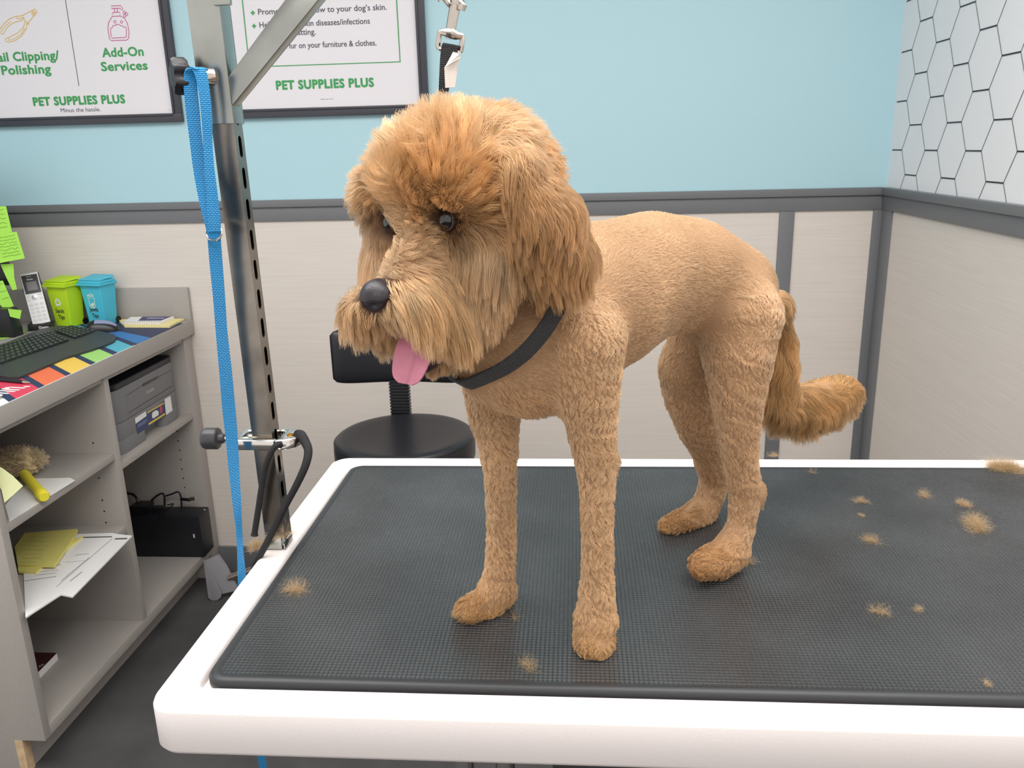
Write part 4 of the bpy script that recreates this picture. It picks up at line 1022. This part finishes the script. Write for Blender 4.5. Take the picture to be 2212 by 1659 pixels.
def surface_nets(D, lo, h):
    s = D < 0; n = np.array(D.shape)-1
    acc = np.zeros((*n, 3)); cnt = np.zeros(n)
    for ax in range(3):
        o1, o2 = [a for a in range(3) if a != ax]
        for u in (0, 1):
            for v in (0, 1):
                st = [0, 0, 0]; st[o1] = u; st[o2] = v; en = list(st); en[ax] = 1
                A = D[st[0]:st[0]+n[0], st[1]:st[1]+n[1], st[2]:st[2]+n[2]]; B = D[en[0]:en[0]+n[0], en[1]:en[1]+n[1], en[2]:en[2]+n[2]]
                cr = (A < 0) != (B < 0)
                t = np.where(cr, A/np.where(cr, A-B, 1), 0)
                off = [np.full(n, float(q)) for q in st]; off[ax] = t
                for q in range(3): acc[..., q] += np.where(cr, off[q], 0)
                cnt += cr
    m = cnt > 0; idx = np.full(n, -1); idx[m] = np.arange(m.sum())
    I = np.argwhere(m); V = lo+h*(I+acc[m]/cnt[m][:, None])
    F = []
    for ax in range(3):
        o1, o2 = [a for a in range(3) if a != ax]
        A = s; sl0 = [slice(None)]*3; sl1 = [slice(None)]*3
        sl0[ax] = slice(0, -1); sl1[ax] = slice(1, None)
        cr = A[tuple(sl0)] != A[tuple(sl1)]
        E = np.argwhere(cr); E = E[(E[:, o1] > 0) & (E[:, o2] > 0) & (E[:, o1] < n[o1]) & (E[:, o2] < n[o2])]
        def at_(d1, d2):
            J = E.copy(); J[:, o1] += d1; J[:, o2] += d2; return idx[J[:, 0], J[:, 1], J[:, 2]]
        q = np.stack([at_(-1, -1), at_(0, -1), at_(0, 0), at_(-1, 0)], 1)
        fl = A[tuple(sl0)][tuple(E.T)]
        if ax == 1: fl = ~fl
        q[~fl] = q[~fl][:, ::-1]; F.append(q)
    return V, np.vstack(F)
BV, BF = surface_nets(D, lo_, GS)
nb_v = len(BV)
for it in range(3):      # relax the net a little
    e = np.vstack([BF[:, [i, (i+1) % 4]] for i in range(4)]); S_ = np.zeros_like(BV); C_ = np.zeros(nb_v)
    np.add.at(S_, e[:, 0], BV[e[:, 1]]); np.add.at(C_, e[:, 0], 1); np.add.at(S_, e[:, 1], BV[e[:, 0]]); np.add.at(C_, e[:, 1], 1)
    BV = BV*.5+.5*S_/C_[:, None]
me = bpy.data.meshes.new('dog'); me.from_pydata(BV.tolist(), [], BF.tolist())
me.polygons.foreach_set('use_smooth', np.ones(len(BF), bool))
dog = bpy.data.objects.new('dog', me); COL.objects.link(dog)
tag(dog, 'apricot curly dog with freshly clipped coat standing on the rubber mat, tongue out', 'dog')
M['skin'] = mat('dog_undercoat_shaded', (158, 122, 88), .8, vary=(40, .15))  # skin colour darkened so gaps between the strands look like shadow
me.materials.append(M['skin'])
# bare skin is dark round the eyes, the nose and the lips
de_ = np.minimum(np.minimum(np.linalg.norm(BV-EYE_N-DF*.003, axis=1)-.004, np.linalg.norm(BV-EYE_F-DF*.003, axis=1)-.004), np.linalg.norm(BV-NOSE, axis=1)-.006)
kd_ = np.clip(1.6-de_/.0105, 0, 1)[:, None]
sc_c = np.array(lin((158, 122, 88)))*(1-kd_)+np.array(lin((58, 38, 28)))*kd_
ca = me.color_attributes.new('skin_tone', 'FLOAT_COLOR', 'POINT'); ca.data.foreach_set('color', np.hstack([sc_c, np.ones((len(BV), 1))]).reshape(-1).astype(np.float32))
nt_ = M['skin'].node_tree; an = nt_.nodes.new('ShaderNodeAttribute'); an.attribute_name = 'skin_tone'; nt_.links.new(an.outputs['Color'], nt_.nodes['Principled BSDF'].inputs['Base Color'])

# ---- face pieces
M['eye'] = mat('dark_eye', (16, 11, 10), .06, spec=.6, coat=.6)
M['nose'] = mat('nose_leather', (44, 38, 44), .38, bump=(650, .35, .0006))
M['mouth'] = mat('dark_gums', (52, 32, 32), .5)
M['tongue'] = mat('tongue_pink', (206, 128, 148), .42, bump=(700, .25, .0006), vary=(60, .08))
def ellipsoid(mb, c, ax, ay, az, a, b, d, f=None, n=28, m_=18):
    ax, ay, az = [np.array(q)/np.linalg.norm(q) for q in (ax, ay, az)]; v = []
    for i in range(m_+1):
        t = math.pi*i/m_
        for j in range(n):
            p_ = 2*math.pi*j/n; q = np.array([math.sin(t)*math.cos(p_), math.sin(t)*math.sin(p_), math.cos(t)])
            if f: q = f(q)
            v.append(np.array(c)+ax*q[0]*a+ay*q[1]*b+az*q[2]*d)
    mb.add(v, [(i*n+j, i*n+(j+1) % n, (i+1)*n+(j+1) % n, (i+1)*n+j) for i in range(m_) for j in range(n)])
for E_, nm in ((EYE_N, 1), (EYE_F, -1)):
    b = MB(); ellipsoid(b, E_-DF*.0012, DF, DL, UP, .0100, .0098, .0096); o = b.build('eye', M['eye'], dog, angle=80)
    b = MB(); ring = [E_+DF*.0028+DL*nm*.001+ (DL*math.cos(t)*.0100+UP*math.sin(t)*.0080) for t in [2*math.pi*i/24 for i in range(25)]]
    b.tube(ring, .0012, 8, cap=False); b.build('eyelid', M['mouth'], o)
MZ = dp(842, 652, 0)-dp(960, 560, 0); MZ /= np.linalg.norm(MZ)      # along the muzzle
NF = DF*.93-UP*.36; NF /= np.linalg.norm(NF); NU = np.cross(DL, NF)*-1
NU = np.cross(NF, DL); NU = NU if NU[2] > 0 else -NU
def nose_f(q):
    x, y, z = q
    w = 1-.22*max(0, -z)-.10*max(0, z)           # narrower below
    y *= w
    for s in (-1, 1):                            # nostrils
        d = ((y-s*.48)**2+(z+.22)**2)
        if x > 0: x -= .42*math.exp(-d/.035)
    if x > 0: x -= .12*math.exp(-(y/.07)**2)*(1 if z < .1 else .2)   # middle groove
    return np.array([x, y, z])
b = MB(); ellipsoid(b, NOSE+NF*-.002, NU*1.0, DL, NF, .0126, .0152, .0142, lambda q: (lambda r: np.array([r[2], r[1], r[0]]))(nose_f(np.array([q[2], q[1], q[0]]))), 44, 40)
b.build('nose', M['nose'], dog, angle=80)
# tongue: hangs out over the lower lip, grooved down the middle
tk = [(938, 706, .004, 34), (922, 712, .008, 43), (909, 735, .011, 50), (899, 768, .013, 53), (890, 800, .013, 48), (885, 820, .013, 38), (883, 830, .013, 20)]
tp = spline([[*dp(x, y, t), w/CF*((dp(x, y, t)-CPOS)@_fw)] for x, y, t, w in tk], 6)
tv = []; nw = 16
tdir = DL*.86-DF*.2; tdir /= np.linalg.norm(tdir)
for i, r in enumerate(tp):
    c = r[:3]; tg_ = tp[min(i+1, len(tp)-1), :3]-tp[max(i-1, 0), :3]; tg_ /= np.linalg.norm(tg_)
    nrm = np.cross(tdir, tg_); nrm /= np.linalg.norm(nrm)
    if nrm@DF < 0: nrm = -nrm
    for lay in (1, -1):
        for j in range(nw+1):
            u = -1+2*j/nw; hgt = .0035*math.sqrt(max(0, 1-u*u*.96)) if lay > 0 else -.003*math.sqrt(max(0, 1-u*u*.96))
            hgt -= .0022*math.exp(-(u/.12)**2)*(1 if lay > 0 else 0); hgt += .004*u*u
            tv.append(c+tdir*u*r[3]*1.0+nrm*hgt)
K = 2*(nw+1); tf = []
for i in range(len(tp)-1):
    for j in range(nw):
        tf.append((i*K+j, i*K+j+1, (i+1)*K+j+1, (i+1)*K+j)); tf.append((i*K+nw+1+j, (i+1)*K+nw+1+j, (i+1)*K+nw+2+j, i*K+nw+2+j))
    tf.append((i*K, (i+1)*K, (i+1)*K+nw+1, i*K+nw+1)); tf.append((i*K+nw, i*K+K-1, (i+1)*K+K-1, (i+1)*K+nw))
e_ = (len(tp)-1)*K
for j in range(nw): tf.append((e_+j, e_+j+1, e_+nw+2+j, e_+nw+1+j))
MB().add(tv, tf).build('tongue', M['tongue'], dog, angle=80)
# lower lip and a few teeth at the mouth corner
b = MB(); b.tube(spline([dp(x, y, t) for x, y, t in [(958, 722, .020), (962, 748, .020), (950, 772, .018), (925, 790, .012), (905, 798, .0), (905, 790, -.012), (925, 760, -.018)]], 6), [.0045]*37, 8)
b.build('lip', M['mouth'], dog)
b = MB()
for x, y in ((944, 737), (949, 742), (953, 749), (940, 752), (946, 758)):
    c = dp(x, y, .0205); b.lathe([(.0022, 0), (.0018, .004), (.0004, .0068)], c, UP, 8)
b.build('teeth', mat('teeth_ivory', (222, 208, 190), .35), dog)

# ---- the noose band round the neck and its strap up to the snap
def sdf(p):
    q = (p-lo_)/GS; i = np.clip(q.astype(int), 0, np.array(D.shape)-2); f = q-i
    c = D[i[0]:i[0]+2, i[1]:i[1]+2, i[2]:i[2]+2]
    c = c[0]*(1-f[0])+c[1]*f[0]; c = c[0]*(1-f[1])+c[1]*f[1]; return c[0]*(1-f[2])+c[1]*f[2]
def hit(x, y):
    v = _ray(x, y)
    for k in np.arange(.5, 1.1, .0012):
        if sdf(CPOS+v*k) < .003: return CPOS+v*k
    return None
def body_d(p):      # trunk and neck only, the ears hang over the band
    q = 9.
    for c in ('torso', 'chest', 'neck', 'legfn', 'legff'): q = smin(q, float(chain_d(p[None], c)[0]), .02)
    return q
thr, nape = dp(1003, 812, 0), dp(1170, 445, 0)
c0 = (thr+nape)/2; tv_ = (thr-nape)/2; aa, bb = .074, np.linalg.norm(tv_); tv_ /= bb
pn_ = np.cross(DL, tv_); pn_ = pn_ if pn_@DF > 0 else -pn_
lp_ = []
for i in range(73):
    a = 2*math.pi*i/72; dd = DL*aa*math.cos(a)+tv_*bb*math.sin(a); k = 1.
    while k < 1.5 and body_d(c0+dd*k) < .004: k += .015
    lp_.append(k)
lp_ = np.array(lp_[:72])
for _ in range(4): lp_ = np.maximum(lp_, (np.roll(lp_, 1)+lp_*2+np.roll(lp_, -1))/4)
lp_ = [c0+(DL*aa*math.cos(2*math.pi*i/72)+tv_*bb*math.sin(2*math.pi*i/72))*lp_[i % 72] for i in range(73)]
LOOP = np.array(lp_)
nk = MB(); nk.ribbon(LOOP, [pn_*.0078]*73, .0012); nk.build('neck_loop', M['strap'], gl)
top = LOOP[LOOP[:, 2].argmax()]
st = MB(); P = []; 
for x, y, wx, d in ((976, 101, 17, 0), (974, 98, 17, -.004), (971, 104, 17, -.004), (966, 130, 15, -.003), (961, 170, 12, -.002), (957, 210, 10, 0), (953, 250, 10, .0), (951, 290, 10, .0)):
    c = gp(x, y, d); e = gp(x+wx, y+wx*.18, d); P.append([*c, *(e-c)])
P.append([*(top+UP*.02-DF*.006), *(DL*.009)]); P.append([*top, *(DL*.009)])
S = spline(P, 8); st.ribbon(S[:, :3], S[:, 3:], .0012)
st.build('strap', M['strap'], gl)
# ---- coat: strands grown from the skin
HR = np.random.default_rng(12)
def chain_info(Q):
    """distance and axis direction of every chain at Q"""
    Dm = np.empty((len(Q), len(CN))); T = np.zeros((len(Q), len(CN), 3))
    for ci, c in enumerate(CN):
        P = CH[c]['P']; best = np.full(len(Q), 9.)
        for i in range(len(P)-1):
            d = seg_d(Q, P[i], P[i+1]); t = P[i+1, :3]-P[i, :3]; t = t/np.linalg.norm(t); k = d < best
            best[k] = d[k]; T[k, ci] = t
        Dm[:, ci] = best
    return Dm, T
# region: length, lift, gravity, wave, clump strength, colour (srgb), colour spread, outward push, density weight
RG = {
 'torso': (.0068, .38, .22, .12, .22, (199, 160, 117)), 'chest': (.008, .40, .6, .14, .35, (213, 168, 121)), 'neck': (.009, .4, .5, .14, .4, (211, 167, 118)),
 'skull': (.030, .75, -.05, .55, .42, (206, 160, 108)), 'bridge': (.013, .75, .05, .5, .45, (222, 184, 140)), 'brow': (.024, .62, .10, .48, .45, (208, 163, 112)),
 'cheekn': (.030, .45, 1.4, .22, .5, (218, 179, 133)), 'cheekf': (.026, .45, 1.0, .25, .5, (216, 174, 128)),
 'muzzle': (.026, .50, .40, .34, .5, (213, 174, 128)), 'jowln': (.032, .26, 1.1, .18, .52, (210, 166, 114)), 'jowlf': (.036, .35, .9, .25, .5, (206, 160, 108)),
 'jaw': (.015, .4, .9, .2, .5, (185, 141, 95)), 'earn': (.031, .35, 1.4, .42, .58, (187, 138, 88)), 'earf': (.026, .5, 1.2, .3, .5, (195, 148, 99)),
 'legfn': (.0100, .65, .4, .95, .5, (224, 183, 136)), 'legff': (.0100, .65, .4, .95, .5, (224, 183, 136)), 'leghn': (.0088, .5, .4, .8, .45, (219, 177, 132)), 'leghf': (.0095, .5, .4, .9, .5, (210, 168, 123)),
 'pawfn': (.0115, .8, .35, 1.0, .5, (200, 152, 98)), 'pawff': (.0115, .8, .35, 1.0, .5, (200, 152, 98)), 'pawhn': (.0115, .8, .35, 1.0, .5, (198, 147, 94)), 'pawhf': (.0115, .8, .35, 1.0, .5, (198, 149, 96)),
 'elbow': (.013, .6, .5, .5, .5, (216, 174, 127)), 'hockn': (.012, .6, .5, .5, .5, (211, 164, 113)),
 'tail': (.036, .30, .5, .40, .55, (190, 143, 89)),
}
for c in CN: assert c in RG
LEN = np.array([RG[c][0] for c in CN]); LIFTA = np.array([RG[c][1] for c in CN]); GRAV = np.array([RG[c][2] for c in CN]); WAVE = np.array([RG[c][3] for c in CN]); CLP = np.array([RG[c][4] for c in CN])
HC = np.array([lin(RG[c][5]) for c in CN])
LONG = {'skull', 'brow', 'bridge', 'cheekn', 'cheekf', 'muzzle', 'jowln', 'jowlf', 'jaw', 'earn', 'earf', 'tail'}
isl = np.array([c in LONG for c in CN])
# triangles
T3 = np.vstack([BF[:, [0, 1, 2]], BF[:, [0, 2, 3]]])
e1 = BV[T3[:, 1]]-BV[T3[:, 0]]; e2 = BV[T3[:, 2]]-BV[T3[:, 0]]; fn = np.cross(e1, e2); ar = np.linalg.norm(fn, axis=1)/2
vn = np.zeros_like(BV)
for q in range(3): np.add.at(vn, T3[:, q], fn)
vn /= np.linalg.norm(vn, axis=1)[:, None]+1e-12
if (vn*(BV-BV.mean(0))).sum() < 0: vn = -vn; print('flip')
def sample(n, wtri):
    pr_ = ar*wtri; pr_ = pr_/pr_.sum(); k = HR.choice(len(T3), n, p=pr_); r1 = np.sqrt(HR.random(n)); r2 = HR.random(n)
    b0, b1, b2 = 1-r1, r1*(1-r2), r1*r2
    Q = BV[T3[k, 0]]*b0[:, None]+BV[T3[k, 1]]*b1[:, None]+BV[T3[k, 2]]*b2[:, None]
    N = vn[T3[k, 0]]*b0[:, None]+vn[T3[k, 1]]*b1[:, None]+vn[T3[k, 2]]*b2[:, None]
    return Q, N/(np.linalg.norm(N, axis=1)[:, None]+1e-12)
tc_ = BV[T3].mean(1)
Dm, _ = chain_info(tc_); near = Dm.argmin(1)
wlong = isl[near]
def noise3(Q, f, seed):
    r = np.random.default_rng(seed); o = np.zeros(len(Q))
    for k in range(6):
        v = r.normal(size=3)*f; o += np.sin(Q@v+r.random()*6.28)
    return o/6**.5
M['coat'] = None
def coat_material():
    Mx = bpy.data.materials.new('apricot_coat'); Mx.use_nodes = True; nt = Mx.node_tree; N = nt.nodes; L = nt.links; N.clear()
    out = N.new('ShaderNodeOutputMaterial'); at_ = N.new('ShaderNodeAttribute'); at_.attribute_name = 'tint'
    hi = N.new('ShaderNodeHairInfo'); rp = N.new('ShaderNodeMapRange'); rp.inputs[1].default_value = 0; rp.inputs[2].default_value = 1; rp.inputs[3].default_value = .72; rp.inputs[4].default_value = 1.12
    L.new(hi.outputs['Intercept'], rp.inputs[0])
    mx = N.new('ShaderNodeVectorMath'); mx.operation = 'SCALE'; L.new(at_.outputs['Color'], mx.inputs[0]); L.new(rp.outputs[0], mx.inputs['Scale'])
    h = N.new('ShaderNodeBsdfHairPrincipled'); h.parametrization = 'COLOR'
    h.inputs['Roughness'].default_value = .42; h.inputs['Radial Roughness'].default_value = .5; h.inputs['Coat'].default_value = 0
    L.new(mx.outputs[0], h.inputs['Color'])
    d = N.new('ShaderNodeBsdfDiffuse'); L.new(mx.outputs[0], d.inputs['Color'])
    ms = N.new('ShaderNodeMixShader'); ms.inputs[0].default_value = .45; L.new(h.outputs[0], ms.inputs[1]); L.new(d.outputs[0], ms.inputs[2]); L.new(ms.outputs[0], out.inputs['Surface'])
    return Mx
M['coat'] = coat_material()
def make_curves(name, PTS, rad, tint, material, parent=None):
    n, k, _ = PTS.shape
    cu = bpy.data.hair_curves.new(name); cu.add_curves([k]*n)
    cu.attributes['position'].data.foreach_set('vector', PTS.reshape(-1).astype(np.float32))
    ra = cu.attributes.get('radius') or cu.attributes.new('radius', 'FLOAT', 'POINT')
    ra.data.foreach_set('value', rad.reshape(-1).astype(np.float32))
    ta = cu.attributes.new('tint', 'FLOAT_COLOR', 'CURVE')
    ta.data.foreach_set('color', np.hstack([tint, np.ones((n, 1))]).reshape(-1).astype(np.float32))
    cu.materials.append(material)
    return link(bpy.data.objects.new(name, cu), parent)

def grow(n, wtri, K, clump_n, r0, head):
    Q, N = sample(n, wtri)
    Dm, T = chain_info(Q)
    # keep the coat off nose, eyes and soles
    keep = (np.linalg.norm(Q-NOSE, axis=1) > .0118) & (np.linalg.norm(Q-EYE_N-DF*.007, axis=1) > .0080) & (np.linalg.norm(Q-EYE_F-DF*.007, axis=1) > .0080) & (Q[:, 2] > SOLE+.002)
    Q, N, Dm, T = Q[keep], N[keep], Dm[keep], T[keep]; n = len(Q)
    W = np.exp(-(Dm-Dm.min(1)[:, None])/.006); W /= W.sum(1)[:, None]
    ln = W@LEN; lift = W@LIFTA; gr = W@GRAV; wv = W@WAVE; cl_ = W@CLP; col = W@HC
    lift = lift+.9*np.clip(1-(np.linalg.norm(Q-NOSE, axis=1)-.011)/.012, 0, 1)
    fl = np.einsum('nc,nck->nk', W, T)
    # the head's own lie of the coat
    ix = {c: i for i, c in enumerate(CN)}
    wm = W[:, ix['muzzle']]+W[:, ix['jowln']]+W[:, ix['jowlf']]
    side = np.sign((Q-DO)@DL)[:, None]
    fl = fl*(1-wm[:, None])+wm[:, None]*(-MZ*.60+side*DL*.55-UP*.45)
    ws = W[:, ix['skull']]+W[:, ix['brow']]
    sk = dp(905, 455, 0)-DF*.012; rd = Q-sk; rd /= np.linalg.norm(rd, axis=1)[:, None]
    fl = fl*(1-ws[:, None])+ws[:, None]*(rd*.8+side*DL*.18+UP*.10)
    wbr = W[:, ix['bridge']][:, None]; fl = fl*(1-wbr)+wbr*(-MZ*.9+side*DL*.45+UP*.1)
    wt = W[:, ix['tail']]
    fl = fl+N*0
    nz_ = np.stack([noise3(Q, 60 if head else 110, s) for s in (1, 2, 3)], 1)
    fl = fl/(np.linalg.norm(fl, axis=1)[:, None]+1e-9)
    fl = fl+nz_*(.30 if head else .22)-UP*gr[:, None]*.6
    fl = fl-N*(fl*N).sum(1)[:, None]
    fl = fl/(np.linalg.norm(fl, axis=1)[:, None]+1e-9)
    # shorter round the eyes and on the bridge of the muzzle
    de = np.minimum(np.linalg.norm(Q-EYE_N-DF*.006, axis=1), np.linalg.norm(Q-EYE_F-DF*.006, axis=1))
    fe = np.clip((de-.008)/.020, 0, 1)
    above = np.clip(((Q-(EYE_N+EYE_F)/2)[:, 2]-.006)/.010, 0, 1)
    ln = ln*np.maximum(.28+.72*fe, .7*above*np.clip((de-.010)/.010, 0, 1))
    dn_ = np.linalg.norm(Q-NOSE, axis=1); ln = ln*(.40+.60*np.clip((dn_-.013)/.018, 0, 1))
    if not head:
        db = np.min(np.linalg.norm(Q[:, None]-LOOP[None, ::2], axis=2), 1); ln = np.where(db < .0105, ln*.5, ln)
    ln = ln*(.72+.5*HR.random(n))*(1+.16*noise3(Q, 45, 9))
    dark = np.clip(1.3-(de-.008)/.014, 0, 1)[:, None]*(1-above)[:, None]*np.clip((np.abs((Q-DO)@DL)-.015)/.007, 0, 1)[:, None]
    col = col*(1-dark*.8)+dark*.8*np.array(lin((84, 50, 32)))
    # dark stain beside the nose and mouth, golden tips of ear
    col = col*(1+.10*noise3(Q, 30, 21)[:, None]+.08*HR.normal(size=(n, 1)))
    wvq = HR.normal(size=(n, 3))
    s = np.linspace(0, 1, K)
    dirn = N*lift[:, None]+fl*(1.0)
    dirn /= np.linalg.norm(dirn, axis=1)[:, None]
    P = np.empty((n, K, 3)); P[:, 0] = Q-N*.0012; cur = dirn.copy()
    b_ = np.cross(N, fl)
    phs = noise3(Q, 55 if head else 140, 31)*3.1+HR.random(n)*.7
    for k in range(1, K):
        f = s[k]
        g = cur-UP[None]*(gr*.55*f*(1 if head else .4))[:, None]-N*(lift*.9*f/(K-1))[:, None]*(1-ws[:, None])
        wob = b_*(np.sin(phs+f*7.5)*wv)[:, None]+N*(np.cos(phs*1.3+f*6)*wv*.5)[:, None]
        d = g+wob+wvq*.05; d /= np.linalg.norm(d, axis=1)[:, None]
        P[:, k] = P[:, k-1]+d*(ln/(K-1))[:, None]
        cur = g/np.linalg.norm(g, axis=1)[:, None]
    # gather into locks
    ci = HR.choice(n, clump_n, replace=False); kd = KDTree(clump_n)
    for a, i in enumerate(ci): kd.insert(Q[i], a)
    kd.balance(); own = np.array([ci[kd.find(q)[1]] for q in Q])
    col = col*(1+(.17 if head else .05)*HR.normal(size=n)[own][:, None])
    off = P[own]-Q[own][:, None]+Q[:, None]*.0
    tgt = P[own]; sh = np.linalg.norm(Q-Q[own], axis=1) < (.02 if head else .008)
    f_ = (cl_*sh)[:, None, None]*(s**1.3)[None, :, None]
    P = P*(1-f_)+tgt*f_
    low = P[:, :, 2] < MT+.0012; P[:, :, 2] = np.where(low, MT+.0012+.0004*HR.random(low.shape), P[:, :, 2])
    rad = r0*(1-.75*s[None, :]**1.5)*(.8+.4*HR.random((n, 1)))
    return P, rad, np.clip(col, 0, 1)
QF = 1.0
P1, R1, C1 = grow(int(250000*QF), np.where(wlong, 0, 1.), 5, 20000, .00028, False)
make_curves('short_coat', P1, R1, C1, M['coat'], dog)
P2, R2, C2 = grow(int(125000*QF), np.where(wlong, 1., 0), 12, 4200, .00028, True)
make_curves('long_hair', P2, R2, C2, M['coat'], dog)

# ------------------------------------------------------------------ clipped fur lying about
TR = np.random.default_rng(77)
def tuft(name, px, py, z, size, n, length, label, col=(192, 158, 114), flat=.45, par=None):
    n = int(n*2.2)
    c = np.array(on_z(px, py, z)); K = 8
    size *= .8; a0 = TR.random()*3.1; e1 = np.array([math.cos(a0), math.sin(a0), 0]); e2 = np.array([-e1[1], e1[0], 0])
    u = TR.normal(size=(n, 1)); Q = e1*u*size*.5+e2*(TR.normal(size=(n, 1))*size*.22+.25*size*np.sin(u*1.6))+UP*np.abs(TR.normal(size=(n, 1)))*size*.15
    d = e1*(.9*np.sign(TR.random((n, 1))-.35))+TR.normal(size=(n, 3))*np.array([.38, .38, flat]); d[:, 2] = np.abs(d[:, 2])*.5; d /= np.linalg.norm(d, axis=1)[:, None]
    ax = TR.normal(size=(n, 3)); ax /= np.linalg.norm(ax, axis=1)[:, None]
    P = np.empty((n, K, 3)); P[:, 0] = c+Q
    for k in range(1, K):
        d = d+np.cross(ax, d)*.35; d /= np.linalg.norm(d, axis=1)[:, None]; P[:, k] = P[:, k-1]+d*length/(K-1)
    P[:, :, 2] = np.maximum(P[:, :, 2], z+.0004)
    s = np.linspace(0, 1, K); rad = .0001*(1-.6*s[None])*np.ones((n, 1))
    C = np.array(lin(col))*(1+.12*TR.normal(size=(n, 1)))
    o = make_curves(name, P, rad, np.clip(C, 0, 1), M['coat'])
    return tag(o, label, 'fur tuft', 'clipped fur tufts')
for a in [(2172, 1014, MT, .026, 900, .016, 'largest fluffy fur tuft at the far right end of the mat'),
          (1995, 1071, MT, .012, 70, .012, 'wispy pale fur tuft ringed around a dark gap, near the far edge of the mat'),
          (2083, 1091, MT, .011, 160, .009, 'small rounded fur tuft between the wispy tuft and the wide one'),
          (2108, 1138, MT, .022, 330, .018, 'wide fur tuft with trailing ends below the rounded tuft'),
          (1860, 1084, MT, .010, 110, .009, 'low oval fur tuft above a tiny fur ball'),
          (1861, 1114, MT, .0045, 60, .004, 'tiny ball of fur just below an oval tuft'),
          (1882, 1169, MT, .011, 90, .012, 'thin curved lock of fur right of the hind paws'),
          (1670, 985, .0002, .007, 80, .008, 'pointed fur tuft on the white back rail behind the tail'),
          (1902, 1323, MT, .010, 60, .012, 'thin fur lock bent downwards on the right half of the mat'),
          (1984, 1318, MT, .006, 40, .007, 'short fur wisp beside the bent fur lock'),
          (1618, 1216, MT, .010, 40, .014, 'faint fur wisps behind the near hind paw'),
          (1110, 1340, MT, .006, 10, .026, 'single curved strand of fur by the far front paw'),
          (640, 1276, MT, .012, 130, .018, 'orange fur wisps near the left edge of the mat'),
          (605, 1160, .0175, .012, 60, .026, 'fur strands caught on the foot of the steel post'),
          (1142, 1440, MT, .012, 50, .012, 'pale fur dust in front of the front paws'),
          (2132, 1478, MT, .005, 40, .005, 'pale speck of fur at the front right of the mat'),
          (1755, 1021, MT, .006, 24, .009, 'short fur wisp under the tail near the far rail')]:
    tuft('fur_tuft', *a)
tuft('fur_tuft', 553, 1183, .003, .012, 260, .012, 'tan fur clump snagged on the black cord at the table edge', flat=1.)

# wool of the duster on the cabinet shelf
n = 1600; a = TR.normal(size=(n, 3)); a /= np.linalg.norm(a, axis=1)[:, None]; a[:, 2] = np.abs(a[:, 2])*.9-.1
Q = np.array(fc)+a*np.array([.060, .042, .030]); K = 7; P = np.empty((n, K, 3)); P[:, 0] = Q; dd = a+TR.normal(size=(n, 3))*.5; axr = TR.normal(size=(n, 3))
for k in range(1, K):
    dd = dd+np.cross(axr, dd)*.3; dd /= np.linalg.norm(dd, axis=1)[:, None]; P[:, k] = P[:, k-1]+dd*.028/(K-1)
P[:, :, 2] = np.maximum(P[:, :, 2], Z1s+.002)
make_curves('wool_strands', P, .0006*np.ones((n, K)), np.array(lin((206, 184, 146)))*(1+.12*TR.normal(size=(n, 1))).clip(.6, 1.3), M['coat'], du)
# ------------------------------------------------------------------ set everything on the floor of the room
for o in list(COL.objects):
    if o.parent is None: o.location.z += LIFT
